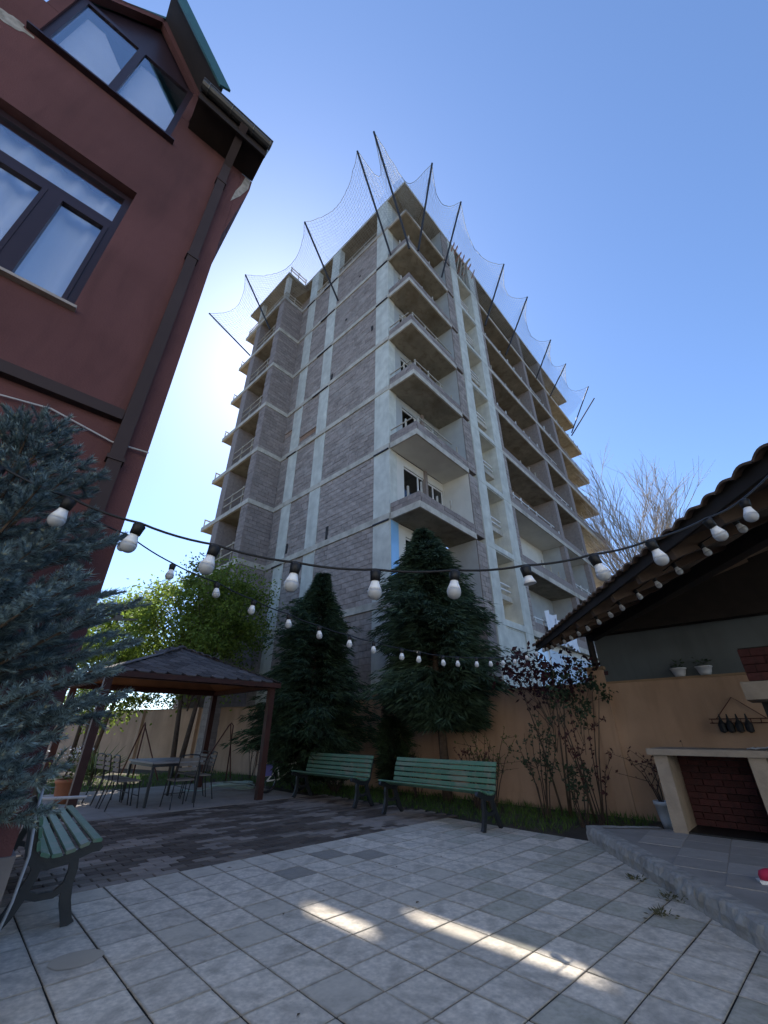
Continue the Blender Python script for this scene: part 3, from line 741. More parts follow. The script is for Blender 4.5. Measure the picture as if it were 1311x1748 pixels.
def net_sheet(tops, bots, sag, nu, nv, name='net_sheet'):
    """tops, bots: two end points each; grid with sagging top edge"""
    G = np.zeros((nu + 1, nv + 1, 3))
    for i in range(nu + 1):
        u = i / nu
        tp = np.array(tops[0]) * (1 - u) + np.array(tops[1]) * u; bt = np.array(bots[0]) * (1 - u) + np.array(bots[1]) * u
        sg = 4 * u * (1 - u)
        tp = tp + (bt - tp) * sag * sg
        for j in range(nv + 1):
            v = j / nv
            p = tp * (1 - v) + bt * v
            p[2] -= .35 * 4 * v * (1 - v)
            p = p + RNG.normal(0, .012, 3)
            G[i, j] = p
    segs = []
    for i in range(nu + 1):
        for j in range(nv + 1):
            if i < nu: segs.append((G[i, j], G[i + 1, j], .018 if j == 0 else .0064))
            if j < nv: segs.append((G[i, j], G[i, j + 1], .0064))
    A_ = np.array([q[0] for q in segs]); B_ = np.array([q[1] for q in segs]); Rr = np.array([q[2] for q in segs])[:, None]
    D = B_ - A_; D /= np.linalg.norm(D, axis=1)[:, None] + 1e-9
    X = np.cross(D, [.3, .5, .81]); X /= np.linalg.norm(X, axis=1)[:, None]; Y = np.cross(D, X)
    vs = []
    for k in range(3):
        an = 2 * math.pi * k / 3; o_ = (X * math.cos(an) + Y * math.sin(an)) * Rr; vs += [A_ + o_, B_ + o_]
    n_ = len(segs); V = np.stack(vs, 1).reshape(-1, 3)      # per seg: a0 b0 a1 b1 a2 b2
    base = (np.arange(n_) * 6)[:, None]
    F = np.concatenate([base + np.array([[0, 2, 3, 1]]), base + np.array([[2, 4, 5, 3]]), base + np.array([[4, 0, 1, 5]])])
    tag(npmesh(name, V, F, M['net'], parent=net), kind='stuff')
sw = lambda p: (p[1], p[0], p[2])
edge = [(12.6, -1.5, 27.2), (9.4, -1.5, 27.3), (3.95, -.08, 30.3), (-.25, -.08, 30.3), (-1.45, -.05, 30.3), (-1.45, .9, 30.3), (-1.45, 3.1, 30.3), (-1.45, 8.1, 30.2), (-1.45, 10.9, 30.2), (-1.45, 16.7, 30.2), (-1.45, 19.5, 30.2), (-1.45, 23.5, 27.3), (-1.45, 24.6, 27.3)]
low_edge = [(12.4, -1.55, 26.0), (9.4, -1.55, 27.0), (4.0, -.12, 27.3), (-.25, -.12, 27.3), (-1.3, -.1, 27.2), (-1.46, .9, 27.3), (-1.46, 3.1, 27.3), (-1.46, 8.1, 27.4), (-1.46, 10.9, 27.4), (-1.46, 16.7, 27.6), (-1.46, 19.5, 27.6), (-1.46, 23.5, 27.3), (-1.46, 24.6, 27.3)]
SAG = [.32, .42, .25, .45, .5, .35, .35, .35, .45, .4, .45, .3]
for i in range(len(POLES) - 1):
    if i == 11: continue
    t0, t1 = POLES[i][1], POLES[i + 1][1]; L_ = np.linalg.norm(np.array(t0) - np.array(t1))
    net_sheet((sw(t0), sw(t1)), (sw(low_edge[i]), sw(low_edge[i + 1])), SAG[i], max(6, int(L_ / .17)), 21)
w = MB(); w.box(.3, 3.66, -.035, .2, 0, ZB[0]); w.build('base_wall', M['concrete'], bld)

# ------------------------------------------------------------------ dark red house at the left
house = thing('red_house', 'dark red rendered house with brown framed windows and green dormer roof', 'house', (H0[0], H0[1], 0), H_ROT)
XL = -7.0                                         # local x runs along the wall to its visible corner, y into the house
def wall_with_holes(x0, x1, z0, z1, holes, y0, y1, nm, m):
    """holes: list of (hx0,hx1,hz0,hz1), not overlapping in x"""
    b = MB(); xs = x0
    for hx0, hx1, hz0, hz1 in sorted(holes):
        if hx0 > xs: b.box(xs, hx0, y0, y1, z0, z1)
        b.box(hx0, hx1, y0, y1, z0, hz0); xs = hx1
        if z1 - hz1 > .001: b.box(hx0, hx1, y0, y1, hz1, z1)
    b.box(xs, x1, y0, y1, z0, z1)
    return b.build(nm, m, house)
W1 = (-2.95, -.88, 4.47, 6.42); W2 = (-2.20, -.87, 7.72, 9.24)
wall_with_holes(XL, 0, .66, 7.3, [W1], 0, .3, 'wall', M['redwall'])
wall_with_holes(XL, 0, 7.3, 8.42, [(W2[0], W2[1], W2[2], 8.42)], 0, .3, 'wall', M['redwall'])
b = MB(); b.box(-.3, 0, .3, 7, .66, 8.42); b.build('side_wall', M['redwall'], house)
b = MB(); b.box(XL, .02, -.02, .3, -.05, .66); b.box(-.3, .02, .3, 7, -.05, .66); b.build('plinth', M['plinth'], house)
# window on the first floor: deep dark reveal, two lower sashes, top light
def frame_bar(x0, x1, z0, z1, y0, y1, parent=None, nm='window_frame'):
    b = MB(); b.box(x0, x1, y0, y1, z0, z1); return b.build(nm, M['pvc'], parent or house)
YF = .10
b = MB(); x0, x1, z0, z1 = W1
b.box(x0, x1, .30, .32, z0, z1)
win = MB(); yf0, yf1 = YF, YF + .07
win.box(x1 - .075, x1, yf0, yf1, z0, z1); win.box(x0, x0 + .075, yf0, yf1, z0, z1)
win.box(x0 + .075, x1 - .075, yf0, yf1, z0, z0 + .07); win.box(x0 + .075, x1 - .075, yf0, yf1, z1 - .08, z1)
win.box(x0 + .075, x1 - .075, yf0, yf1, 5.78, 5.90)
win.box(-1.455, -1.365, yf0 - .004, yf1 + .004, z0 + .07, 5.78); win.box(-2.405, -2.315, yf0 - .004, yf1 + .004, z0 + .07, 5.78)
win_o = win.build('window', M['pvc'], house)
for a0, a1 in ((-2.315, -1.455), (-1.365, x1 - .075), (x0 + .075, -2.405)):
    s_ = MB(); fz0, fz1 = z0 + .07, 5.78
    for q in ((a0, a0 + .035, fz0, fz1), (a1 - .035, a1, fz0, fz1), (a0 + .035, a1 - .035, fz0, fz0 + .035), (a0 + .035, a1 - .035, fz1 - .035, fz1)):
        s_.box(q[0], q[1], yf0 - .012, yf1 - .02, q[2], q[3])
    s_.build('sash', M['pvc'], win_o)
    p_ = MB(); p_.box(a0 + .035, a1 - .035, yf0 + .02, yf0 + .026, fz0 + .035, fz1 - .035); p_.build('pane', M['glass'], win_o)
p_ = MB(); p_.box(x0 + .075, x1 - .075, yf0 + .02, yf0 + .026, 5.90, z1 - .08); p_.build('pane', M['glass'], win_o)
def curtain(x0, x1, z0, z1, y, folds, nm='curtain', lift=0):
    b = MB(); n = 60; vs = []
    for i in range(n + 1):
        u = i / n; x = x0 + (x1 - x0) * u
        for j in range(7):
            v = j / 6
            vs.append((x + .012 * math.sin(u * folds * 2 + v * 2), y + .030 * math.sin(u * folds * 6.28 + 2.2 * math.sin(u * 9)) + .014 * math.sin(u * folds * 15 + v * 1.5) * math.sin(u * 5), z0 + (z1 - z0) * v + (lift * math.sin(u * 3.1) if j == 0 else 0)))
    b.mesh(vs, [(i * 7 + j, (i + 1) * 7 + j, (i + 1) * 7 + j + 1, i * 7 + j + 1) for i in range(n) for j in range(6)])
    return b.build(nm, M['curtain'], house, smooth=True)
curtain(-2.94, -.9, 4.5, 6.7, .29, 7)
b = MB(); b.box(x0 - .1, x1 + .1, .7, .75, z0 - .2, z1 + .2); b.box(x0 - .1, x1 + .1, .31, .7, z1 + .05, z1 + .1); b.box(x0 - .1, x1 + .1, .31, .7, z0 - .1, z0 - .05); b.build('dark_room', M['darkroom'], house)
b = MB(); b.box(x0 - .05, x1 + .03, -.06, YF - .002, z0 - .03, z0 - .002); b.build('window_sill', M['sill'], house)
# dormer: gable wall, two sashes, timber gable, green sheet roof
DX0, DX1, DC = -2.32, -.78, -1.53; DZ0, DZ1, DZA = 8.42, 9.24, 10.30
for xa, xb in ((DX0, W2[0]), (W2[1], DX1)):
    b = MB(); b.prism([(xa, 8.425), (xb, 8.425), (xb, DZ1), (xa, DZ1)], 'y', 0, .25); b.build('dormer_wall', M['redwall'], house)
b = MB(); b.prism([(DX0 + .02, DZ1 + .01), (DX1 - .02, DZ1 + .01), (DC, DZA - .1)], 'y', .10, .2); b.build('gable_panel', M['pvc'], house)
gt = MB()
for xa in (DX0, DX1): gt.beam((xa, .02, DZ1 - .05), (DC, .02, DZA - .05), .10, .09)
gt.build('gable_trim', M['redwall'], house)
x0, x1, z0, z1 = W2
win = MB()
for q in ((x0, x0 + .07, z0, z1), (x1 - .07, x1, z0, z1), (-1.565, -1.485, z0, z1), (x0 + .07, -1.565, z1 - .07, z1), (-1.485, x1 - .07, z1 - .07, z1), (x0 + .07, -1.565, z0, z0 + .04), (-1.485, x1 - .07, z0, z0 + .04)):
    win.box(q[0], q[1], .03, .10, q[2], q[3])
wo = win.build('window', M['pvc'], house)
for a0, a1 in ((x0 + .07, -1.565), (-1.485, x1 - .07)):
    p_ = MB(); p_.box(a0, a1, .05, .056, z0 + .04, z1 - .07); p_.build('pane', M['glass'], wo)
b = MB()                                           # drapes drawn back at an angle
for a0, a1, sl in ((-2.1, -1.56, .55), (-1.49, -.95, .5)):
    b.mesh([(a0, .14, 7.76), (a1, .14, 7.76), (a1, .15, 9.1 - sl), (a0 + (a1 - a0) * .35, .15, 9.1), (a0, .15, 9.1)], [(0, 1, 2, 3, 4)])
b.build('curtain', M['curtain'], house)
b = MB(); b.box(x0 - .1, x1 + .1, .8, .85, z0 - .1, z1 + .1); b.build('dark_room', M['darkroom'], house)
b = MB(); b.box(x0 - .06, x1 + .06, -.07, .098, z0 - .028, z0 - .001); b.build('window_sill', M['pvc'], house)
roof_d = MB()
for sx, xa, yo in ((-1, DX0 - .1, -.03), (1, DX1 + .20, -.42)):
    zl = DZ1 - .22
    roof_d.mesh([(xa, yo, zl), (DC, yo, DZA + .10), (DC, 3, DZA + .10), (xa, 3, zl), (xa, yo, zl - .07), (DC, yo, DZA + .03), (DC, 3, DZA + .03), (xa, 3, zl - .07)],
                [(0,1,2,3),(7,6,5,4),(0,4,5,1),(1,5,6,2),(2,6,7,3),(3,7,4,0)])
roof_d.build('dormer_roof', M['greenroof'], house)
fa = MB()
for xa in (DX1 + .22,): fa.beam((xa, -.44, DZ1 - .30), (DC, -.44, DZA + .02), .03, .16)
fa.build('dormer_fascia', M['greenroof'], house)
so = MB()
for xa in (DX1 + .18,): so.mesh([(xa, -.40, DZ1 - .30), (DC, -.40, DZA + .02), (DC, .1, DZA + .02), (xa, .1, DZ1 - .30)], [(0, 1, 2, 3)])
so.build('dormer_soffit', M['soffitwood'], house)
# eaves to the right of the dormer with half-round gutter, flared end corbel
b = MB(); b.box(-.76, .15, -.40, .0, 8.30, 8.40); b.build('eave_soffit', M['soffitwood'], house)
b = MB(); b.box(-.76, .15, -.425, -.402, 8.24, 8.44); b.build('eave_fascia', M['soffitwood'], house)
b = MB(); gx = [];
for i in range(7):
    an = math.pi + math.pi * i / 6; gx.append((-.49 + .068 * math.cos(an), 8.44 + .068 * math.sin(an)))
for i in range(6):
    (y0, z0_), (y1, z1_) = gx[i], gx[i + 1]
    b.face([(-.78, y0, z0_), (.17, y0, z0_), (.17, y1, z1_), (-.78, y1, z1_)])
b.face([(.17, y, z) for y, z in gx]); b.face([(-.78, y, z) for y, z in reversed(gx)])
b.tube([(-.78, -.558, 8.442), (.17, -.558, 8.442)], .011, 6)
gut = b.build('gutter', M['gutter'], house)
for q in (-.7, -.4, -.1, .14):
    b = MB(); b.tube([(q, gx[i][0] + (gx[i][0] + .49) * .08, gx[i][1] - .004) for i in range(7)], .009, 5); b.build('gutter_bracket', M['gutter'], gut)
b = MB(); b.prism([(0.002, 6.75), (.15, 8.05), (.15, 8.29), (0.002, 8.29)], 'y', .0, 7.0); b.build('eave_corbel', M['redwall'], house)
b = MB(); b.prism([(-.03, 7.5), (.06, 7.75), (.13, 8.05), (.13, 8.27), (.05, 8.26), (.03, 8.0), (-.01, 7.8)], 'y', -.006, -.002); b.build('bare_plaster_patch', M['flake'], house)
for xa, xb in ((XL, -2.75), (-.76, .17)):
    b = MB(); b.mesh([(xa, -.44, 8.46), (xb, -.44, 8.46), (xb, 3.5, 11.4), (xa, 3.5, 11.4), (xa, -.44, 8.41), (xb, -.44, 8.41), (xb, 3.5, 11.35), (xa, 3.5, 11.35)],
              [(0,1,2,3),(7,6,5,4),(0,4,5,1),(1,5,6,2),(2,6,7,3),(3,7,4,0)])
    b.build('roof', M['greenroof'], house)
# downpipe, cable duct, white cable
dp = MB(); dp.box(-.255, -.155, -.085, -.012, 0.05, 8.02); dpo = dp.build('downpipe', M['brownmetal'], house)
b = MB(); b.mesh([(-.255, -.085, 8.02), (-.155, -.085, 8.02), (-.155, -.012, 8.02), (-.255, -.012, 8.02), (-.255, -.53, 8.40), (-.155, -.53, 8.40), (-.155, -.44, 8.40), (-.255, -.44, 8.40)],
              [(3,2,1,0),(4,5,6,7),(0,1,5,4),(1,2,6,5),(2,3,7,6),(3,0,4,7)]); b.build('elbow', M['brownmetal'], dpo)
for q in (7.6, 5.9, 3.15): 
    b = MB(); b.box(-.268, -.142, -.095, 0, q, q + .035); b.build('pipe_clip', M['brownmetal'], dpo)
b = MB(); b.box(XL, -.26, -.075, 0, 3.54, 3.64); b.build('cable_duct', M['brownmetal'], house)
b = MB(); b.tube([(XL + 5.9 * u, -.03, 3.36 + .10 * (1 - u) - .04 * math.sin(u * 3.14)) for u in np.linspace(0, 1, 14)] + [(-.7, -.03, 3.42), (-.27, -.03, 3.33), (.0, -.05, 3.34)], .008, 5); b.build('cable', M['wire'], house)
# peeling paint near the top left and cracks in the render
for (cx_, cz_, rx, rz, sd) in ((-2.62, 7.55, .22, .14, 1), (-2.35, 7.62, .16, .10, 2), (-2.8, 7.38, .10, .08, 3)):
    q = random.Random(sd); pts = []
    for j in range(22):
        an = 2 * math.pi * j / 22; k_ = .65 + .5 * q.random(); pts.append((cx_ + rx * k_ * math.cos(an), -.0035, cz_ + rz * k_ * math.sin(an)))
    b = MB(); b.face(list(reversed(pts))); b.build('peeled_patch', M['flake'], house)
for pth in ([(-.62, 3.13), (-.55, 3.1), (-.57, 3.02)], [(-.33, 3.0), (-.42, 2.98), (-.47, 2.95), (-.45, 2.88), (-.50, 2.8), (-.49, 2.7), (-.53, 2.6)]):
    b = MB(); b.tube([(x, -.001, z) for x, z in pth], .004, 4); b.build('crack', M['black'], house)
# outdoor shower fixed to the side of the house
shower = thing('outdoor_shower', 'chrome outdoor shower arm with square rain head by the red house', 'shower', (-2.36, 3.52, 0))
b = MB(); b.tube([(-.14, -.06, 2.12), (-.10, -.05, 2.20), (-.02, 0, 2.245), (.03, .03, 2.24), (.05, .04, 2.21), (.05, .04, 2.14)], .012, 8); b.build('arm', M['chrome'], shower, smooth=True)
b = MB(); b.tube([(-.14, -.06, 0.0), (-.14, -.06, 2.12)], .012, 8); b.build('riser', M['chrome'], shower, smooth=True)
b = MB(); Mh = Matrix.Rotation(rad(12), 4, 'X') @ Matrix.Rotation(T_ROT, 4, 'Z')
for (hx, hz0, hz1) in ((.125, -.012, 0), (.03, 0, .03)):
    vs = [Mh @ Vector((sx * hx, sy * hx, z)) for z in (hz0, hz1) for sx, sy in ((-1,-1),(1,-1),(1,1),(-1,1))]
    b.mesh([(v.x + .05, v.y + .04, v.z + 2.12) for v in vs], [(3,2,1,0),(4,5,6,7),(0,1,5,4),(1,2,6,5),(2,3,7,6),(3,0,4,7)])
b.build('rain_head', M['gutter'], shower)

# ------------------------------------------------------------------ ochre boundary wall
bwall = thing('boundary_wall', 'ochre painted boundary wall with pilasters behind the benches and the shelter', 'wall', BW(0, 0), B_ROT)
WT = -.45; WH = 2.10
def wseg(s0, s1, z1=WH, t0=WT): 
    b = MB(); b.box(t0, t0 + .2, s0, s1, -.05, z1); return b.build('wall_section', M['ochre'], bwall)
edges = [-14.0, -10.2, -5.92, -2.9, .1, 3.1, 6.1]
for i in range(len(edges) - 1):
    wseg(edges[i] + .15, edges[i + 1] - .15, WH + (.0 if edges[i] < -6 else 0))
    b = MB(); b.box(WT - .02, WT + .22, edges[i] + .16, edges[i + 1] - .16, WH, WH + .035); b.build('coping', M['ochrecap'], bwall)
    b = MB(); b.box(WT - .035, WT - .002, edges[i] + .16, edges[i + 1] - .16, -.05, .18); b.build('wall_skirting', M['ochre'], bwall)
for e in edges:
    tall = 2.36 if abs(e + 5.92) < .1 else 2.16
    b = MB(); b.box(WT - .06, WT + .26, e - .149, e + .149, -.05, tall); b.build('pilaster', M['ochre'], bwall)
    b = MB(); b.box(WT - .10, WT + .30, e - .19, e + .19, tall, tall + .06); b.build('pilaster_cap', M['ochrecap'], bwall)
knots = [(WT, 6.1), (-1.40, 9.2), (-2.35, 12.3), (-3.30, 15.5), (-4.25, 18.7), (-5.2, 22.0), (-6.2, 26.0)]
for (ta_, sa_), (tb_, sb_) in zip(knots[:-1], knots[1:]):
    d_ = Vector((tb_ - ta_, sb_ - sa_, 0)).normalized(); a_ = Vector((ta_ + .1, sa_, 0)) + d_ * .15; e_ = Vector((tb_ + .1, sb_, 0)) - d_ * .15
    for nm, w_, z0, z1, m_ in (('wall_section', .2, -.05, WH, 'ochre'), ('coping', .24, WH, WH + .035, 'ochrecap')):
        b = MB(); b.beam((a_.x, a_.y, (z0 + z1) / 2), (e_.x, e_.y, (z0 + z1) / 2), w_, z1 - z0); b.build(nm, M[m_], bwall)
    b = MB(); b.beam((tb_ + .1, sb_ - .15, 1.05), (tb_ + .1, sb_ + .15, 1.05), .32, 2.2); b.build('pilaster', M['ochre'], bwall)
# grey sheet screen above the right half of the wall
scr = thing('sheet_screen', 'dark grey sheet metal screen standing on the ochre wall under the shelter roof', 'screen', BW(0, 0), B_ROT)
for i in range(4):
    b = MB(); b.box(WT + .05 + .003 * (i % 2), WT + .07 + .003 * (i % 2), -6.02 - (i + 1) * 1.9 - .01, -6.02 - i * 1.9 - .0, WH + .036, 3.0); b.build('sheet', M['greysheet'], scr)
b = MB(); b.box(WT + .02, WT + .10, -13.6, -5.95, 3.0, 3.07); b.build('top_rail', M['rafter'], scr)

# ------------------------------------------------------------------ green slatted benches with cast-iron ends
def ribbon(b, pts, wid, x0, x1):
    """closed band along a 2-D polyline (y,z) with the given half widths, extruded from x0 to x1"""
    pts = [np.array(p, float) for p in pts]; L_, R_ = [], []
    for i, p in enumerate(pts):
        t = pts[min(i + 1, len(pts) - 1)] - pts[max(i - 1, 0)]; t /= np.linalg.norm(t); n = np.array([-t[1], t[0]])
        w = wid[i] if isinstance(wid, (list, tuple)) else wid
        L_.append(p + n * w); R_.append(p - n * w)
    for i in range(len(pts) - 1):
        q = [L_[i], L_[i + 1], R_[i + 1], R_[i]]
        vs = [(x0, p[0], p[1]) for p in q] + [(x1, p[0], p[1]) for p in q]
        b.mesh(vs, [(0,1,2,3),(7,6,5,4),(0,4,5,1),(2,6,7,3)] + ([(3,7,4,0)] if i == 0 else []) + ([(1,5,6,2)] if i == len(pts) - 2 else []))
SEATC = [(-.20, .52), (-.185, .455), (-.14, .405), (-.06, .385), (.04, .395), (.13, .425), (.20, .455), (.245, .455), (.27, .435)]
BACKC = [(-.20, .50), (-.215, .58), (-.235, .66), (-.262, .74), (-.292, .815)]
def make_bench(Lb):
    root = thing('park_bench', 'x', 'bench')
    for x in (-Lb / 2, Lb / 2):
        b = MB(); x0, x1 = x - .024, x + .024
        ribbon(b, SEATC, [.035, .036, .038, .034, .032, .032, .036, .034, .016], x0, x1)
        ribbon(b, BACKC, [.036, .032, .030, .028, .022], x0 + .001, x1 - .001)
        ribbon(b, [(.10, .41), (.115, .33), (.105, .24), (.12, .14), (.16, .03), (.175, 0)], [.03, .03, .034, .036, .034, .042], x0 + .002, x1 - .002)
        ribbon(b, [(-.12, .41), (-.13, .32), (-.165, .22), (-.21, .12), (-.275, .03), (-.29, 0)], [.03, .03, .036, .036, .03, .036], x0 + .002, x1 - .002)
        ribbon(b, [(-.165, .23), (-.07, .195), (.03, .195), (.11, .25)], [.024, .02, .02, .026], x0 + .004, x1 - .004)
        b.build('end_frame', M['iron'], root)
    # slats follow the curve
    def slat(y, z, ang, w=.066, th=.024):
        b = MB(); ca, sa = math.cos(ang), math.sin(ang); c = .007
        prof = [(-w/2 + c, 0), (w/2 - c, 0), (w/2, c), (w/2, th - c), (w/2 - c, th), (-w/2 + c, th), (-w/2, th - c), (-w/2, c)]
        poly = [(y + p * ca - q * sa, z + p * sa + q * ca) for p, q in prof]
        b.prism(poly, 'x', -Lb / 2 - .06, Lb / 2 + .06); b.build('slat', M['slat'], root)
    for y, z, a in ((.222, .488, .02), (.145, .468, .28), (.062, .440, .22), (-.022, .425, .06), (-.102, .436, -.35)): slat(y, z, a)
    for y, z, a in ((-.168, .505, -1.32), (-.183, .585, -1.33), (-.203, .662, -1.32), (-.228, .737, -1.24), (-.258, .808, -1.20)): slat(y, z, a)
    return root
bench = make_bench(2.06)
bench.location = TW(4.34, 2.98, 0); bench.rotation_euler = (0, 0, T_ROT + math.pi / 2)
tag(bench, 'green slatted bench in front of the tall cypress trunk, on the tiles', 'bench', 'green slatted park benches')
b2 = copy_tree(bench); b2.location = TW(4.36, 5.86, 0); tag(b2, 'green slatted bench on brick paving beside the gazebo post and bicycle', 'bench', 'green slatted park benches')
b3 = copy_tree(bench); b3.location = (-3.13, 4.80, 0); b3.rotation_euler = (0, 0, rad(-51)); tag(b3, 'green slatted bench along the red house below the blue spruce', 'bench', 'green slatted park benches')

# ------------------------------------------------------------------ gazebo
gz = thing('gazebo', 'dark timber gazebo with grey scalloped shingle pyramid roof', 'gazebo', TW(0, 0), T_ROT)
GX0, GX1, GY0, GY1 = .05, 3.46, 7.12, 10.28
for (x, y) in ((GX0, GY0), (GX1, GY0), (GX1, GY1), (GX0, GY1)):
    b = MB(); b.box(x - .065, x + .065, y - .065, y + .065, 0, 2.20); b.build('post', M['gazwood'], gz)
for (p, q) in (((GX0 - .07, GY0), (GX1 + .1, GY0)), ((GX0 - .07, GY1), (GX1 + .1, GY1))):
    b = MB(); b.beam((*p, 2.235), (*q, 2.235), .09, .12); b.build('beam', M['gazwood'], gz)
for (p, q) in (((GX0, GY0 + .05), (GX0, GY1 - .05)), ((GX1, GY0 + .05), (GX1, GY1 - .05))):
    b = MB(); b.beam((*p, 2.225), (*q, 2.225), .09, .10); b.build('beam', M['gazwood'], gz)
EX0, EX1, EY0, EY1, EZ = GX0 - .10, GX1 + .14, GY0 - .16, GY1 + .14, 2.27
APX = Vector(((GX0 + GX1) / 2, (GY0 + GY1) / 2, 3.08))
ec = [Vector((EX0, EY0, EZ)), Vector((EX1, EY0, EZ)), Vector((EX1, EY1, EZ)), Vector((EX0, EY1, EZ))]
sh = MB(); sw_, shh = .30, .25
for pr in ((0, 0),):
    sh.prism([(-sw_/2 + .003, 0.10), (-sw_/2 + .07, 0), (sw_/2 - .07, 0), (sw_/2 - .003, 0.10), (sw_/2 - .003, shh), (-sw_/2 + .003, shh)], 'z', 0, .018)
shm = sh.data('shingle', M['shingle']); n_sh = 0; rest = MB()
for f in range(4):
    a, c = ec[f], ec[(f + 1) % 4]
    b = MB(); dn = Vector((0, 0, -.03)); b.mesh([a, c, APX, a + dn, c + dn, APX + dn], [(0,1,2),(5,4,3),(0,3,4,1),(1,4,5,2),(2,5,3,0)]); b.build('roof_deck', M['shinglebase'], gz)
    b = MB(); i0 = a.lerp(APX, .04) + Vector((0, 0, -.04)); i1 = c.lerp(APX, .04) + Vector((0, 0, -.04)); ia = APX + Vector((0, 0, -.06)); b.mesh([i0, i1, ia], [(2, 1, 0)]); b.build('ceiling_boards', M['gazceil'], gz)
    b = MB(); b.beam(a + Vector((0, 0, -.035)), c + Vector((0, 0, -.035)), .03, .10); b.build('fascia', M['gazwood'], gz)
    ux = (c - a).normalized(); mid = (a + c) / 2; up = (APX - mid); sl = up.length; up.normalize(); nz = ux.cross(up).normalized()
    if nz.z < 0: nz = -nz
    half = (c - a).length / 2; exp_ = .15; rows = int(sl / exp_)
    for r_ in range(rows):
        y = r_ * exp_; hw = half * (1 - y / sl); off = (r_ % 2) * sw_ / 2
        k0 = int(-hw / sw_) - 1; k1 = -k0
        for k in range(k0, k1 + 1):
            x = k * sw_ + off
            if abs(x) > hw - sw_ * .28: continue
            o3 = mid + ux * x + up * (y - .02) + nz * (.012 + .004)
            tilt = up * 1.0 + nz * -.03
            ty = tilt.normalized(); tz = ux.cross(ty).normalized()
            if tz.z < 0: tz = -tz; 
            Mx = Matrix((ux, ty, tz)).transposed().to_4x4(); Mx.translation = o3
            if n_sh < 300:
                o = link('shingle', shm, gz); o.matrix_local = Mx; n_sh += 1
            else:
                vs = [Mx @ v.co for v in shm.vertices]; rest.mesh(vs, [tuple(p.vertices) for p in shm.polygons])
    b = MB(); b.beam(a + nz * .02 + Vector((0, 0, .015)), APX + Vector((0, 0, .03)), .16, .012); b.build('hip_cap', M['shingle'], gz)
if rest.f: tag(rest.build('shingle', M['shingle'], gz), kind='stuff')
b = MB(); b.lathe([(.14, 0), (.09, .05), (.03, .07), (.01, .09)], 8, (APX.x, APX.y, APX.z + .0)); b.build('finial', M['shingle'], gz)

# table and chairs under it
tb = thing('garden_table', 'grey topped metal table under the gazebo', 'table', TW(1.82, 8.35), T_ROT)
b = MB(); b.cbox(-.5, .5, -.78, .78, .71, .745, .006); b.build('table_top', M['tabletop'], tb)
b = MB()
for q in (((-.46, -.74), (.46, -.74)), ((-.46, .74), (.46, .74))): b.beam((*q[0], .68), (*q[1], .68), .03, .05)
for q in (((-.46, -.72), (-.46, .72)), ((.46, -.72), (.46, .72))): b.beam((*q[0], .681), (*q[1], .681), .03, .05)
b.build('apron', M['chairmetal'], tb)
for x in (-.46, .46):
    for y in (-.74, .74): b = MB(); b.beam((x, y, 0), (x, y, .66), .045, .045); b.build('leg', M['chairmetal'], tb)
def make_chair():
    c = thing('garden_chair', 'x', 'chair')
    b = MB(); b.cbox(-.2, .2, -.2, .2, .43, .455, .01); b.build('seat', M['chairseat'], c)
    for x in (-.19, .19):
        b = MB(); b.tube([(x * 1.12, .24, 0), (x, .19, .43)], .011, 6); b.build('leg', M['chairmetal'], c)
        b = MB(); b.tube([(x * 1.15, -.30, 0), (x, -.2, .43), (x, -.225, .62), (x, -.26, .82)], .011, 6); b.build('leg', M['chairmetal'], c)
    b = MB(); b.tube([(-.19, -.26, .82), (-.16, -.268, .86), (0, -.275, .872), (.16, -.268, .86), (.19, -.26, .82)], .011, 6); b.build('back_hoop', M['chairmetal'], c)
    for z in (.60, .68, .76):
        b = MB(); b.box(-.18, .18, -.262 - (z - .6) * .15 + .02, -.25 - (z - .6) * .15 + .02, z, z + .055); b.build('back_slat', M['chairseat'], c)
    b = MB(); b.tube([(-.2, .2, .2), (.2, .2, .2)], .008, 5); b.build('stretcher', M['chairmetal'], c)
    return c
ch = make_chair()
spots = [((1.02, 7.9), -90, 'dark tube garden chair at the house side of the gazebo table, nearest the bricks'),
         ((1.00, 8.45), -90, 'dark tube garden chair in the middle on the house side of the table'),
         ((.98, 8.98), -82, 'dark tube garden chair in front of the flower tub at the table'),
         ((2.56, 8.75), 92, 'dark tube garden chair across the table beside the far gazebo post'),
         ((2.52, 8.15), 85, 'dark tube garden chair across the table from the middle chair'),
         ((1.85, 7.35), 0, 'dark tube garden chair pushed in at the brick paving end of the table')]
for i, ((x, y), a, lb) in enumerate(spots):
    o = ch if i == 0 else copy_tree(ch)
    o.location = TW(x, y); o.rotation_euler = (0, 0, T_ROT + rad(a)); tag(o, lb, 'chair', 'garden chairs around the gazebo table')

# ------------------------------------------------------------------ tiled shelter on the right
EAVE0 = np.array([3.25, 8.88]); EAVE1 = np.array([2.59, 2.27]); eD = (EAVE1 - EAVE0) / np.linalg.norm(EAVE1 - EAVE0); eN = np.array([-eD[1], eD[0]])
if eN[0] < 0: eN = -eN
shel = thing('tiled_shelter', 'dark timber shelter with weathered clay tiled lean-to roof over the terrace', 'shelter', (EAVE0[0], EAVE0[1], 0), math.atan2(eN[1], eN[0]))
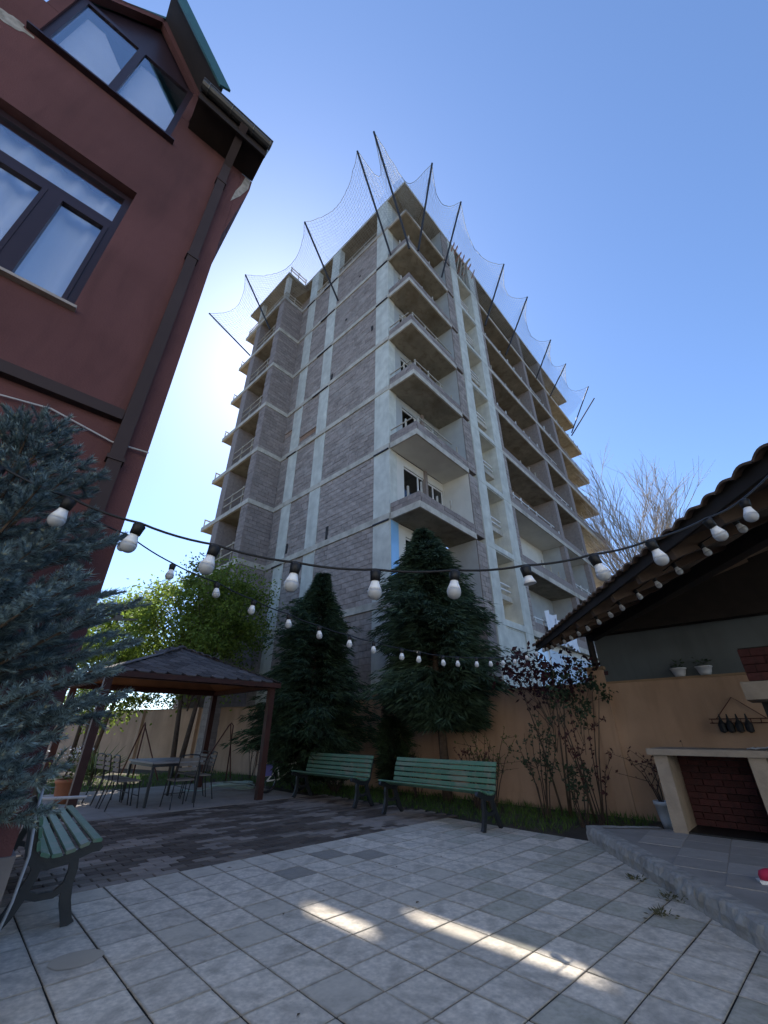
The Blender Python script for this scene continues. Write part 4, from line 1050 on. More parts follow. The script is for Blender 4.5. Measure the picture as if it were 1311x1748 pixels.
# local x = up the roof, local y = along the eave (away from the camera is positive)
sgn = 1 if (np.array([-eN[1], eN[0]]) @ eD) > 0 else -1
SL = math.tan(rad(20)); EZ2 = 2.86; RL = 9.5; RU = 6.0
def R3(x, y, dz=0): return (x, sgn * y, EZ2 + x * SL + dz)
RF = -1.0
b = MB(); b.mesh([R3(-.02, -.05, .02), R3(RU, RF, .02), R3(RU, RL, .02), R3(-.02, RL, .02), R3(-.02, -.05, -.01), R3(RU, RF, -.01), R3(RU, RL, -.01), R3(-.02, RL, -.01)], [(0,1,2,3),(7,6,5,4),(0,4,5,1),(1,5,6,2),(2,6,7,3),(3,7,4,0)])
b.build('roof_deck', M['rafter'], shel)
for i in range(30):                                # boards seen from below
    x0 = .02 + i * .2
    b = MB(); b.mesh([R3(x0, -.04, -.012), R3(x0 + .19, -.04, -.012), R3(x0 + .19, RL, -.012), R3(x0, RL, -.012), R3(x0, -.04, -.03), R3(x0 + .19, -.04, -.03), R3(x0 + .19, RL, -.03), R3(x0, RL, -.03)], [(0,1,2,3),(7,6,5,4),(0,4,5,1),(1,5,6,2),(2,6,7,3),(3,7,4,0)])
    b.build('ceiling_plank', M['ceilplank'], shel)
for i in range(13):
    y = .25 + i * .72
    b = MB(); b.beam(R3(.0, y, -.10), R3(RU, y, -.10), .08, .14); b.build('rafter', M['rafterbrown'], shel)
b = MB(); b.beam(R3(-.035, -.08, -.02), R3(-.035, RL, -.02), .03, .13); b.build('eave_board', M['rafter'], shel)
b = MB(); b.beam(R3(1.1, 0, -.25), R3(1.1, RL, -.25), .14, .16); b.build('purlin', M['rafter'], shel)
b = MB(); b.beam(R3(4.2, 0, -.25), R3(4.2, RL, -.25), .14, .16); b.build('purlin', M['rafter'], shel)
tl = MB(); TWd = .21; arc = [(-.105 + .21 * k / 7, .034 * math.sin(math.pi * k / 7)) for k in range(8)]
vs = []
for xx, dz in ((0, .0), (.40, -.0)):
    for (yy, zz) in arc: vs.append((xx, yy, zz + dz))
    for (yy, zz) in reversed(arc): vs.append((xx, yy * .9, zz - .016 + dz))
K = 16
tl.mesh(vs, [tuple(range(K)), tuple(reversed(range(K, 2 * K)))] + [(i, (i + 1) % K, K + (i + 1) % K, K + i) for i in range(K)])
tld = tl.data('roof_tile', M['rooftile'], smooth=False)
rot_r = Euler((0, -math.atan(SL), 0)).to_matrix().to_4x4()
for row in range(5):
    for i in range(int(RL / TWd)):
        o = link('roof_tile', tld, shel)
        x = -.11 + row * .34 + rr.uniform(-.015, .015); y = i * TWd + .05 + rr.uniform(-.006, .006)
        Mx = Euler((rr.uniform(-.03, .03), -math.atan(SL) + .05, rr.uniform(-.03, .03))).to_matrix().to_4x4(); Mx.translation = Vector((x, sgn * y, EZ2 + x * SL + .045 + row * .0))
        o.matrix_local = Mx
def shel_local(p): q = np.array(p[:2]) - EAVE0; v = np.array([-eN[1], eN[0]]); return (q @ eN, q @ v)
px_, py_ = shel_local(BW(-5.92, -.35))
b = MB(); b.beam((px_, py_, 2.42), (px_, py_, EZ2 + .36), .10, .10); b.build('post', M['rafter'], shel)
b = MB(); b.beam((px_ - .5, py_ + .02, EZ2 + .22), (px_ + 2.2, py_ - 2.0, EZ2 + .2), .1, .14); b.build('tie_beam', M['rafter'], shel)
for y in (4.2, 8.9):
    b = MB(); b.beam((1.1, sgn * y, TZ - .02), (1.1, sgn * y, EZ2 + 1.1 * SL - .3), .13, .13)
    if y > 8: b.build('post', M['rafter'], shel)

for i in range(26):
    s_ = -6.05 - i * .25; p_ = BW(s_ - .12, WT + .05); lx, ly = shel_local(p_); zt = EZ2 + lx * SL - .02
    if lx > RU - .1: break
    q_ = BW(s_ - .252, WT + .05); mx, my = shel_local(BW(s_, WT + .05)); nx_, ny_ = shel_local(q_)
    b = MB(); b.beam((mx, my, (3.11 + zt) / 2 + .02), (nx_, ny_, (3.11 + zt) / 2 + .02), .03, max(.05, zt - 3.07 - rr.uniform(0, .05))); b.build('gable_board', M['rafter'], shel)

# ------------------------------------------------------------------ brick barbecue on the terrace
BQ = np.array([3.62, 6.39]); bq = thing('brick_barbecue', 'stone framed garden barbecue with dark red brick fireplace and chimney hood', 'barbecue', (BQ[0], BQ[1], TZ), math.atan2(-AV[1], -AV[0]))
for x0, x1 in ((0, .155), (1.0, 1.17)):
    b = MB(); b.cbox(x0, x1, 0, .75, -.03, .83, .004); b.build('leg', M['bbqstone'], bq)
b = MB(); b.cbox(-.06, 2.4, -.06, .85, .832, .905, .006); b.build('mantel', M['bbqstone'], bq)
b = MB(); b.box(.156, 2.3, .62, .75, -.02, .83); b.box(.156, .999, .02, .62, -.02, .015); b.build('firebox', M['black'], bq)
bmesh_ = {}
def brick_wall(x0, x1, z0, z1, y, parent, bl=.22, bh=.075, flip=1):
    z = z0; r_ = 0
    while z < z1 - .02:
        x = x0 - (r_ % 2) * bl / 2
        while x < x1 - .01:
            a = max(x, x0) + .004; e = min(x + bl, x1) - .004; x += bl
            if e - a < .03: continue
            L_ = round(e - a, 3); key = (L_, bh)
            if key not in bmesh_:
                q = MB(); q.box(0, L_, 0, .05, 0, bh - .008); bmesh_[key] = q.data('brick', M['redbrick'])
            link('brick', bmesh_[key], parent, (a, y + rr.uniform(-.004, .004), z + .004))
        z += bh; r_ += 1
brick_wall(.157, .998, .02, .82, .57, bq)
b = MB(); b.box(1.30, 2.3, .06, .8, 1.62, 2.06); hood = b.build('chimney_hood', M['joint'], bq)
brick_wall(1.29, 2.3, 1.66, 2.04, .0, hood, .24, .095)
b = MB(); b.cbox(1.2, 2.3, -.03, .8, 1.45, 1.655, .006); b.build('hood_lintel', M['bbqstone'], bq)
b = MB(); b.box(2.0, 2.3, .05, .8, .906, 1.449); b.build('side_pier', M['bbqstone'], bq)
b = MB(); b.box(1.3, 2.0, .7, .8, .906, 1.449); b.build('firebox', M['black'], bq)
# crumpled cloth / newspaper on the mantel
cl = MB(); nx = 9; vs = []
for i in range(nx + 1):
    for j in range(nx + 1):
        vs.append((i * .028, j * .022, .006 + .035 * abs(mnoise.noise(Vector((i * .45, j * .5, 2)))) + .012 * math.sin(i * 1.1) ** 2))
cl.mesh(vs, [(i * (nx + 1) + j, (i + 1) * (nx + 1) + j, (i + 1) * (nx + 1) + j + 1, i * (nx + 1) + j + 1) for i in range(nx) for j in range(nx)])
q = BQ + 1.02 * (-AV) + .05 * BV
tag(cl.build('crumpled_cloth', M['potwhite'], None, True, (q[0], q[1], TZ + .905), math.atan2(-AV[1], -AV[0])), 'crumpled pale cloth lying on the stone mantel', 'cloth')
# wall rack with tools beside the hood
rk = thing('tool_rack', 'rusty wire rack with hanging grill tools on the ochre wall', 'rack', BW(-7.95, WT - .03, 1.45), B_ROT)
b = MB(); b.tube([(0, -.35, .0), (0, 0, .32), (0, .3, .0)], .008, 5); b.build('hanger', M['rust'], rk)
b = MB()
for z in (0, -.06): b.tube([(-.04, -.45, z), (-.04, .4, z)], .008, 5)
for y in np.linspace(-.4, .36, 7): b.tube([(-.04, y, 0), (-.1, y, -.05), (-.04, y, -.06)], .006, 5)
tag(b.build('basket', M['rust'], rk), kind='stuff')
for i, y in enumerate((-.1, .02, .14, .24)):
    b = MB(); b.lathe([(.012, -.22), (.05, -.2), (.055, -.1), (.02, -.04), (.008, .05)], 8, (-.1, y, .02)); b.build('tool', M['black'], rk)
# pots on the wall and the white bucket by the barbecue
def pot(name, label, loc, r, h, m, cat='pot', grp=None):
    t = thing(name, label, cat, loc, 0, grp)
    b = MB(); b.lathe([(r * .62, 0), (r * .8, h * .3), (r, h * .85), (r * 1.08, h * .86), (r * 1.08, h), (r * .93, h), (r * .9, h * .8)], 14); b.build('vessel', M[m], t, smooth=True)
    b = MB(); b.lathe([(r * .88, h * .78), (r * .3, h * .84)], 12); b.build('soil', M['soil'], t)
    return t
def leaf_quads(P_, D_, L_, Wd, N_=None):
    """diamond leaves: P base, D unit direction, L length, W width"""
    P_ = np.asarray(P_, float); D_ = np.asarray(D_, float); D_ /= np.linalg.norm(D_, axis=1)[:, None] + 1e-9
    n = len(P_); L_ = np.broadcast_to(L_, n)[:, None]; Wd = np.broadcast_to(Wd, n)[:, None]
    X = np.cross(D_, RNG.normal(size=(n, 3)) if N_ is None else N_); X /= np.linalg.norm(X, axis=1)[:, None] + 1e-9
    V = np.stack([P_, P_ + D_ * L_ * .45 + X * Wd / 2, P_ + D_ * L_, P_ + D_ * L_ * .45 - X * Wd / 2], 1).reshape(-1, 3)
    return V, np.arange(4 * n).reshape(-1, 4)
def sprig(parent, n, h, sp, m, L_=.06, Wd=.03, base=.0, nm='foliage'):
    P_ = []; D_ = []
    for i in range(n):
        a = RNG.uniform(0, 6.28); r = abs(RNG.normal(0, sp)); z = base + RNG.uniform(0, h)
        P_.append((r * math.cos(a), r * math.sin(a), z)); D_.append((math.cos(a) * .8, math.sin(a) * .8, RNG.uniform(-.3, .9)))
    V, F = leaf_quads(P_, D_, L_ * RNG.uniform(.6, 1.2, n), Wd * RNG.uniform(.6, 1.2, n)); return npmesh(nm, V, F, M[m], parent=parent)
for s, lb in ((-7.34, 'white flower pot on the ochre wall, farther from the brick hood'), (-7.72, 'white flower pot on the ochre wall beside the brick hood')):
    p_ = pot('flower_pot', lb, BW(s, WT - .02, WH + .035), .12, .14, 'potwhite', 'pot', 'white pots on the wall'); sprig(p_, 40, .14, .07, 'leafrose', .07, .03, .12)
bk = pot('white_bucket', 'white plastic bucket with a twiggy rose beside the barbecue leg', (*BW(-6.75, -1.4)[:2], .0), .13, .34, 'potwhite', 'bucket')

# ------------------------------------------------------------------ festoon lights
def bulb_parts(p, parent, d, dirv, sc=1.0, broken=False):
    M3 = Vector((0, 0, -1)).rotation_difference(Vector(dirv)).to_matrix()
    s_ = MB(); k = d
    s_.lathe([(.30 * k, .05 * k), (.40 * k, -.05 * k), (.36 * k, -.35 * k), (.33 * k, -.70 * k)], 12, p, M=M3)
    so = s_.build('socket', M['black'], parent, smooth=True)
    b = MB()
    if broken:
        b.lathe([(.27 * k, -.68 * k), (.34 * k, -.95 * k), (.47 * k, -1.25 * k), (.44 * k, -1.25 * k)], 14, p, m=0, M=M3)
    else:
        b.lathe([(.27 * k, -.68 * k), (.30 * k, -.85 * k), (.40 * k, -1.12 * k), (.475 * k, -1.32 * k)], 14, p, m=0, M=M3)
        b.lathe([(.478 * k, -1.321 * k), (.50 * k, -1.5 * k), (.47 * k, -1.68 * k), (.37 * k, -1.85 * k), (.2 * k, -1.96 * k), (.04 * k, -1.99 * k)], 14, p, m=1, M=M3)
    b.build('bulb', [M['bulbneck'], M['bulb']], so, smooth=True)
def festoon(label, pts, d, tilt, skip_first=True, extra=None, broken=()):
    t = thing('festoon_light', label, 'string light')
    P3 = [Vector(p) for p in pts]; path = []
    for i in range(len(P3) - 1):
        for q in range(6):
            u = q / 6; p = P3[i].lerp(P3[i + 1], u); p.z -= .012 * 4 * u * (1 - u); path.append(p)
    path.append(P3[-1])
    b = MB(); b.tube(path, .0065 if d > .07 else .006, 6); b.build('cable', M['black'], t, smooth=True)
    for i, p in enumerate(P3):
        if i == 0 and skip_first: continue
        dv = Vector((tilt[i][0] if isinstance(tilt, dict) and i in tilt else rr.uniform(-.14, .14), tilt[i][1] if isinstance(tilt, dict) and i in tilt else rr.uniform(-.08, .08), -1)).normalized()
        bulb_parts(tuple(p + Vector((0, 0, -.01))), t, d, dv, broken=i in broken)
    return t
S1 = [(-1.95, 1.46, 2.42), (-1.737, 1.528, 2.313), (-1.429, 1.615, 2.195), (-1.131, 1.696, 2.107), (-0.791, 1.763, 2.027), (-0.418, 1.83, 1.965), (-0.041, 1.874, 1.946), (0.345, 1.895, 1.951), (0.706, 1.931, 1.989), (1.07, 1.951, 2.057), (1.407, 1.98, 2.15), (1.811, 2.041, 2.311), (2.088, 2.058, 2.447), (2.55, 2.1, 2.80)]
festoon('festoon string of large opal bulbs on black cable crossing in front of the block', S1, .069, {2: (-.35, .1), 3: (-.3, .1), 4: (-.2, 0), 8: (.12, 0), 9: (.3, 0), 10: (.3, 0), 11: (.55, .1), 12: (.0, 0), 13: (.4, .2)}, True, broken=(8,))
S2 = [(-2.1, 2.563, 2.606), (-1.947, 2.808, 2.575), (-1.7, 3.101, 2.452), (-1.447, 3.414, 2.4), (-1.206, 3.732, 2.337), (-0.943, 4.043, 2.286), (-0.681, 4.351, 2.242), (-0.377, 4.603, 2.197), (-0.119, 4.894, 2.184), (0.218, 5.192, 2.158), (0.443, 5.418, 2.161), (0.777, 5.704, 2.157), (1.017, 5.974, 2.184), (1.343, 6.24, 2.218), (1.603, 6.502, 2.258), (1.886, 6.812, 2.315), (2.168, 7.117, 2.381), (2.457, 7.402, 2.485), (2.788, 7.789, 2.611), (3.2, 8.5, 2.80)]
festoon('festoon string of small opal bulbs running from the red house to the shelter corner', S2, .064, {}, True)
S3 = [(3.27, 8.61), (3.30, 8.40), (3.32, 8.15), (3.33, 7.85), (3.31, 7.5), (3.30, 7.15), (3.28, 6.75), (3.25, 6.3), (3.22, 5.87), (3.19, 5.49), (3.14, 4.97), (3.10, 4.51), (3.05, 4.06), (2.99, 3.55), (2.93, 3.05)]
festoon('festoon string of opal bulbs fixed along the eave of the tiled shelter', [(x, y, 2.83) for x, y in S3], .065, {i: (.35, -.15) for i in range(15)}, False)
b = MB(); b.tube([(3.6, 8.2, 3.02), (4.0, 5.5, 3.05), (4.2, 3.0, 3.12)], .006, 5); tag(b.build('cable', M['black']), 'thin black cable slung under the shelter rafters', 'cable')

# ------------------------------------------------------------------ vegetation
def rot_to(D_):
    """rotation matrices whose z axis is D (n,3)"""
    D_ = D_ / np.linalg.norm(D_, axis=1)[:, None]; n = len(D_)
    ref = np.where(np.abs(D_[:, 2:3]) < .95, np.array([[0, 0, 1.]]), np.array([[1., 0, 0]]))
    X = np.cross(ref, D_); X /= np.linalg.norm(X, axis=1)[:, None]; Y = np.cross(D_, X)
    a = RNG.uniform(0, 6.28, n)[:, None]; X2 = X * np.cos(a) + Y * np.sin(a); Y2 = np.cross(D_, X2)
    return np.stack([X2, Y2, D_], 2)

def shoot_template(n, L_, rn, wd):
    """needles round a twig on the z axis: triangles (n*3,3)"""
    z = np.linspace(.02, 1.0, n) * L_; a = np.arange(n) * 2.39996 + RNG.uniform(-.3, .3, n)
    out = np.stack([np.cos(a), np.sin(a), np.zeros(n)], 1); fw = .55 + .9 * (z / L_) ** 3
    d = out + np.stack([np.zeros(n), np.zeros(n), fw], 1); d /= np.linalg.norm(d, axis=1)[:, None]
    base = np.stack([np.zeros(n), np.zeros(n), z], 1); side = np.cross(d, [0, 0, 1.]); side /= np.linalg.norm(side, axis=1)[:, None]
    ln = (rn * RNG.uniform(.8, 1.2, n))[:, None]
    return np.stack([base - side * wd / 2, base + side * wd / 2, base + d * ln], 1).reshape(-1, 3)

def blue_spruce():
    t = thing('blue_spruce', 'blue spruce with stiff bristling branches in front of the red house', 'tree', (-1.90, 1.74, 0))
    Ht = 2.74; z0 = .98
    b = MB(); b.tube([(0, 0, -.05), (.01, 0, 1), (0, .01, 2.0), (0, 0, Ht)], [.06, .05, .03, .008], 8); b.build('trunk', M['bark'], t, smooth=True)
    limbs = MB(); sp_, sd_, ss_ = [], [], []
    def limb(z, a, Rb, up, f):
        hd = np.array([math.cos(a), math.sin(a), 0]); st = np.array([0, 0, z]); tip = st + hd * Rb + np.array([0, 0, up * Rb + .05])
        mid = (st + tip) / 2 + np.array([0, 0, -.05 * Rb]); side = np.cross(hd, [0, 0, 1]); dm = (tip - st) / np.linalg.norm(tip - st)
        limbs.tube([st, mid, tip], [.011, .007, .003], 4, caps=False)
        nseg = max(2, int(Rb / .078))
        for q in range(nseg):
            u = .30 + .70 * (q + .5) / nseg; p = st * (1 - u) ** 2 + 2 * mid * u * (1 - u) + tip * u * u
            for sg in (-1, 1):
                d = dm * .8 + side * sg * RNG.uniform(.5, 1.0) + np.array([0, 0, RNG.uniform(-.2, .35)])
                sp_.append(p); sd_.append(d); ss_.append((1.25 - .4 * u) * RNG.uniform(.75, 1.2))
            if RNG.random() < .55: sp_.append(p); sd_.append(dm * .6 + np.array([0, 0, RNG.choice([.8, .8, -.6])]) + RNG.normal(0, .2, 3)); ss_.append(.8)
        sp_.append(tip - dm * .09); sd_.append(dm + np.array([0, 0, .15])); ss_.append(1.3)
    z = z0
    wall_dir = -np.array([HD[1], -HD[0]])
    while z < Ht - .08:
        f = (z - z0) / (Ht - z0); R_ = .84 * (1 - f) ** .8 * min(1, .72 + 2 * f) + .05
        nb = int(7 + 7 * (1 - f)); ph = RNG.uniform(0, 6.28)
        for k in range(nb):
            a = ph + 6.283 * k / nb + RNG.normal(0, .18); Rb = R_ * RNG.uniform(.68, 1.06)
            facing = np.array([math.cos(a), math.sin(a)]) @ wall_dir
            if facing > .3: Rb = min(Rb, .58)
            Rb *= 1 - .42 * max(0, -math.sin(a))
            limb(z, a, Rb, .10 + .75 * f + RNG.normal(0, .12), f)
        z += RNG.uniform(.075, .105)
    for a, z, Rb in ((.35, .92, .62), (.9, .95, .5)): limb(z, a, Rb, .02, 0)
    for k in range(4): sp_.append(np.array([0, 0, Ht - .11 * k])); sd_.append(np.array([RNG.normal(0, .1), RNG.normal(0, .1), 1.])); ss_.append(1.2)
    o = limbs.build('branch', M['bark'], t); o['kind'] = 'stuff'
    Pn = np.array(sp_); Dn = np.array(sd_); S_ = np.array(ss_)
    temps = [shoot_template(84, .098, .031, .0058) for _ in range(4)]
    Rm = rot_to(Dn); Vs = []
    for i in range(4):
        idx = np.arange(len(Pn))[i::4]
        v = np.einsum('nij,kj->nki', Rm[idx], temps[i]) * S_[idx][:, None, None] ** .7 + Pn[idx][:, None, :]
        Vs.append(v.reshape(-1, 3))
    V = np.concatenate(Vs); npmesh('crown', V, np.arange(len(V)).reshape(-1, 3), M['spruce'], parent=t)
    sel = RNG.random(len(Pn)) < .6; tipp = (Pn + (Dn / np.linalg.norm(Dn, axis=1)[:, None]) * .098 * S_[:, None] ** .7)[sel]
    V, F = leaf_quads(np.repeat(tipp, 3, 0), np.repeat(Dn[sel], 3, 0) + RNG.normal(0, .4, (3 * sel.sum(), 3)), .016, .008)
    o = npmesh('bud', V, F, M['sprucetip'], parent=t); o['kind'] = 'stuff'
blue_spruce()

def cypress(name, label, loc, Ht, R0, z0, nb, m, shape=.8, lean=(0, 0), trunk=.09, spray=1.0, droop=.35):
    t = thing(name, label, 'tree', loc)
    b = MB(); b.tube([(0, 0, -.08), (lean[0] * .3, lean[1] * .3, Ht * .35), (lean[0], lean[1], Ht * .97)], [trunk, trunk * .7, .01], 8); b.build('trunk', M['bark'], t, smooth=True)
    zz = z0 + (Ht - z0) * RNG.random(nb) ** 1.25
    f = (zz - z0) / (Ht - z0); a = RNG.uniform(0, 6.283, nb)
    lobes = 1 + .16 * np.sin(a * 3 + zz * 2.1) + .12 * np.sin(a * 5 - zz * 3.3)
    Rb = R0 * np.clip((1 - f), .02, 1) ** shape * np.clip(.45 + f * 3.2, 0, 1) * (.55 + .5 * RNG.random(nb) ** .7 + .28 * (RNG.random(nb) > .9)) * lobes
    cn = np.array([mnoise.noise(Vector((math.cos(q_) * 1.7 + Ht, math.sin(q_) * 1.7, z_ * 1.25))) for q_, z_ in zip(a, zz)])
    Rb = Rb * np.clip(.86 + .75 * cn, .35, 1.4)
    keep = cn > -.30; zz, f, a, Rb = zz[keep], f[keep], a[keep], Rb[keep]; nb = len(zz)
    hd = np.stack([np.cos(a), np.sin(a), np.zeros(nb)], 1)
    Pb = []; Db = []; Lb = []; Wb = []; Nb = []
    for u in np.linspace(.30, 1.0, 7):
        base = np.stack([lean[0] * f, lean[1] * f, zz], 1)
        p = base + hd * (Rb * u)[:, None]; p[:, 2] += Rb * (.42 * u - droop * u * u * 1.1)
        tang = hd + np.array([0, 0, 1.]) * (.42 - 2 * droop * u * 1.1)
        side = np.stack([-hd[:, 1], hd[:, 0], np.zeros(nb)], 1)
        nq = 9
        for k in range(nq):
            sp = RNG.uniform(-1, 1, nb)[:, None]
            d = tang + side * sp * .8 + RNG.normal(0, .16, (nb, 3)); d[:, 2] -= .10 + .35 * np.abs(sp[:, 0])
            Pb.append(p + RNG.normal(0, .03, (nb, 3)) + side * sp * .05); Db.append(d)
            Lb.append(RNG.uniform(.12, .30, nb) * spray * (1.0 - .3 * f)); Wb.append(RNG.uniform(.014, .030, nb) * spray)
            Nb.append(side * .4 + np.array([0, 0, 1.]) * .5 + RNG.normal(0, .5, (nb, 3)))
    V, F = leaf_quads(np.concatenate(Pb), np.concatenate(Db), np.concatenate(Lb), np.concatenate(Wb), None)
    npmesh('crown', V, F, M[m], parent=t)
    lim = MB()
    for i in range(0, nb, 9):
        lim.tube([(lean[0] * f[i], lean[1] * f[i], zz[i]), tuple(np.array([lean[0] * f[i], lean[1] * f[i], zz[i]]) + hd[i] * Rb[i] * .7 + np.array([0, 0, Rb[i] * .12]))], [.014, .004], 4, caps=False)
    o = lim.build('branch', M['bark'], t); o['kind'] = 'stuff'
    return t
cypress('cypress_tree', 'slim dark cypress with a pointed tip behind the bench beside the gazebo', (-2.05, 12.35, 0), 5.65, 1.95, .2, 2300, 'cypress', .78, (.12, 0), .07, 1.1, .28)
cypress('cypress_tree', 'broad dark cypress with drooping sprays and bare lower trunk, in front of the balconies', (1.35, 10.45, 0), 6.3, 1.62, 1.35, 2600, 'cypress2', .58, (-.25, .1), .11, 1.15, .30)
cypress('thuja_shrub', 'small dark thuja between the two benches', (.22, 11.3, 0), 1.95, .48, .25, 420, 'thuja', .5, (0, 0), .03, .75, .1)

def leafy_tree(name, label, loc, Ht, zc, rad3, n, m, leaf=.08, trunk=.08, stems=2, seed=1, cat='tree', nclump=60, limb=True):
    q = np.random.default_rng(seed); t = thing(name, label, cat, loc)
    b = MB(); tips = []
    for k in range(stems):
        a = 6.28 * k / stems + .5; off = np.array([math.cos(a), math.sin(a), 0]) * .25 * (stems > 1)
        b.tube([(off[0] * .3, off[1] * .3, -.06), tuple(off + np.array([0, 0, zc * .45])), tuple(off * 2.2 + np.array([0, 0, zc]))], [trunk, trunk * .75, trunk * .35], 7)
    b.build('trunk', M['bark'], t, smooth=True)
    C = q.normal(size=(nclump, 3)); C /= np.linalg.norm(C, axis=1)[:, None]; C *= (q.random(nclump) ** .45)[:, None]
    C = C * np.array(rad3) + np.array([0, 0, zc]); C[:, 2] = np.minimum(C[:, 2], Ht)
    if limb:
        lb = MB()
        for c in C[:: 2]:
            st = np.array([0, 0, zc * q.uniform(.4, .85)]); md = (st + c) / 2 + np.array([0, 0, .15]); lb.tube([st, md, c], [trunk * .35, trunk * .2, .006], 4, caps=False)
        o = lb.build('branch', M['bark'], t); o['kind'] = 'stuff'
    cl = q.integers(0, nclump, n); cr = q.uniform(.16, .34, nclump) * max(rad3) * .75
    P_ = C[cl] + q.normal(size=(n, 3)) * cr[cl][:, None] * np.array([1, 1, .75]) * .62
    D_ = q.normal(size=(n, 3)) + np.array([0, 0, -.3])
    V, F = leaf_quads(P_, D_, leaf * q.uniform(.6, 1.3, n), leaf * .62 * q.uniform(.6, 1.3, n))
    npmesh('crown', V, F, M[m], parent=t); return t
leafy_tree('leafy_tree', 'bright spring green tree behind the gazebo against the ochre wall', (-6.5, 15.0, 0), 7.3, 4.7, (2.5, 2.0, 2.4), 30000, 'leafgreen', .115, .09, 2, 3, nclump=110)
leafy_tree('leafy_tree', 'yellow green bushy tree left of the gazebo beyond the shower', (-9.6, 15.4, 0), 6.2, 3.7, (1.9, 1.7, 2.3), 16000, 'leafgreen', .11, .08, 2, 8, nclump=70)
leafy_tree('leafy_tree', 'dark distant tree beside the red house corner', (-13.8, 21.0, 0), 7.5, 5.2, (2.2, 2.0, 2.6), 7000, 'cypress', .13, .1, 1, 12, nclump=46)
leafy_tree('leafy_bush', 'rounded green bush rising over the ochre wall left of the yucca', (-13.5, 16.0, 0), 4.6, 2.4, (2.2, 1.8, 1.9), 7000, 'leafgreen', .10, .06, 3, 14, nclump=44)
leafy_tree('leafy_bush', 'dense dark bush over the wall behind the gazebo post', (-9.4, 21.5, 0), 5.2, 3.2, (2.6, 1.8, 1.8), 6000, 'cypress', .13, .06, 3, 15, nclump=44)
leafy_tree('purple_maple', 'small purple leaved maple by the shelter corner pillar', (3.2, 8.75, 0), 3.15, 2.3, (1.0, .75, .62), 760, 'leafmaple', .115, .02, 3, 21, 'shrub', 42)
leafy_tree('climbing_rose', 'dark leaved rose bush with bare lower stems against the wall pillar', (3.55, 8.35, 0), 2.5, 1.95, (.6, .45, .62), 800, 'leafrose', .075, .014, 4, 24, 'shrub', 24)

def stem_shrub(name, label, loc, stems, h, sp, m, nleaf, leaf, seed, cat='shrub', mb='stem', bend=.3):
    q = np.random.default_rng(seed); t = thing(name, label, cat, loc); P_ = []; D_ = []; b = MB()
    for k in range(stems):
        a = q.uniform(0, 6.28); r0 = q.uniform(0, .08); hh = h * q.uniform(.6, 1.05); s2 = sp * q.uniform(.3, 1.1)
        pts = [np.array([r0 * math.cos(a), r0 * math.sin(a), -.03])]
        for u in (.33, .66, 1): pts.append(np.array([(r0 + s2 * u ** 1.4) * math.cos(a) + q.normal(0, .03), (r0 + s2 * u ** 1.4) * math.sin(a) + q.normal(0, .03), hh * u * (1 - bend * .3 * u)]))
        b.tube(pts, [.011, .009, .006, .003], 5, caps=False)
        for _ in range(3):
            i = q.integers(1, 3); p0 = pts[i] * .5 + pts[i + 1] * .5; tip = p0 + np.array([q.normal(0, sp * .4), q.normal(0, sp * .4), q.uniform(.05, .3)]); b.tube([p0, tip], [.005, .002], 4, caps=False)
            for u in q.uniform(.3, 1, nleaf // 4 + 1): P_.append(p0 * (1 - u) + tip * u); D_.append(q.normal(size=3) + [0, 0, .2])
        for u in q.uniform(.35, 1, nleaf):
            x = u * 3; i = min(int(x), 2); f_ = x - i; P_.append(pts[i] * (1 - f_) + pts[i + 1] * f_); D_.append(q.normal(size=3) + [0, 0, .3])
    b.build('stem', M[mb], t); t.children[-1]['kind'] = 'stuff'
    V, F = leaf_quads(P_, D_, leaf * q.uniform(.6, 1.3, len(P_)), leaf * .6 * q.uniform(.7, 1.2, len(P_))); npmesh('foliage', V, F, M[m], parent=t); return t
stem_shrub('rose_bush', 'rose bush with young red leaves left of the pillar foot', (2.75, 8.55, 0), 8, 1.7, .38, 'leafrose', 26, .065, 31)
stem_shrub('rose_bush', 'thin rose with dark red leaf tips rising beside the terrace corner', (3.45, 7.95, 0), 5, 1.75, .4, 'leafred', 24, .065, 33)
stem_shrub('rose_bush', 'low dark leaved rose at the kerb end of the planting bed', (3.1, 7.85, 0), 6, .9, .3, 'leafrose', 26, .06, 35)
stem_shrub('loose_shrub', 'loose olive green shrub at the end of the tile bench', (2.05, 9.45, 0), 12, 1.5, .55, 'leafshrub', 22, .05, 37)
stem_shrub('loose_shrub', 'brownish dense shrub squeezed behind the end of the tile bench', (1.78, 9.35, 0), 14, 1.05, .30, 'leafred', 26, .05, 39)
stem_shrub('loose_shrub', 'sparse twiggy shrub against the wall behind the tile bench', (.75, 11.0, 0), 9, 1.25, .55, 'leafshrub', 9, .05, 41)
stem_shrub('loose_shrub', 'low green undergrowth beneath the slim cypress', (-1.2, 12.0, 0), 16, .7, .6, 'thuja', 22, .07, 43)
rs = stem_shrub('potted_rose', 'twiggy rose with red leaves growing from the white bucket', (*BW(-6.75, -1.4)[:2], .27), 6, .75, .55, 'leafred', 8, .06, 45)
stem_shrub('dry_shrub', 'leafless dark climber on the wall behind the gazebo post', (-4.1, 15.0, 0), 5, 1.7, .35, 'leafrose', 3, .05, 47)

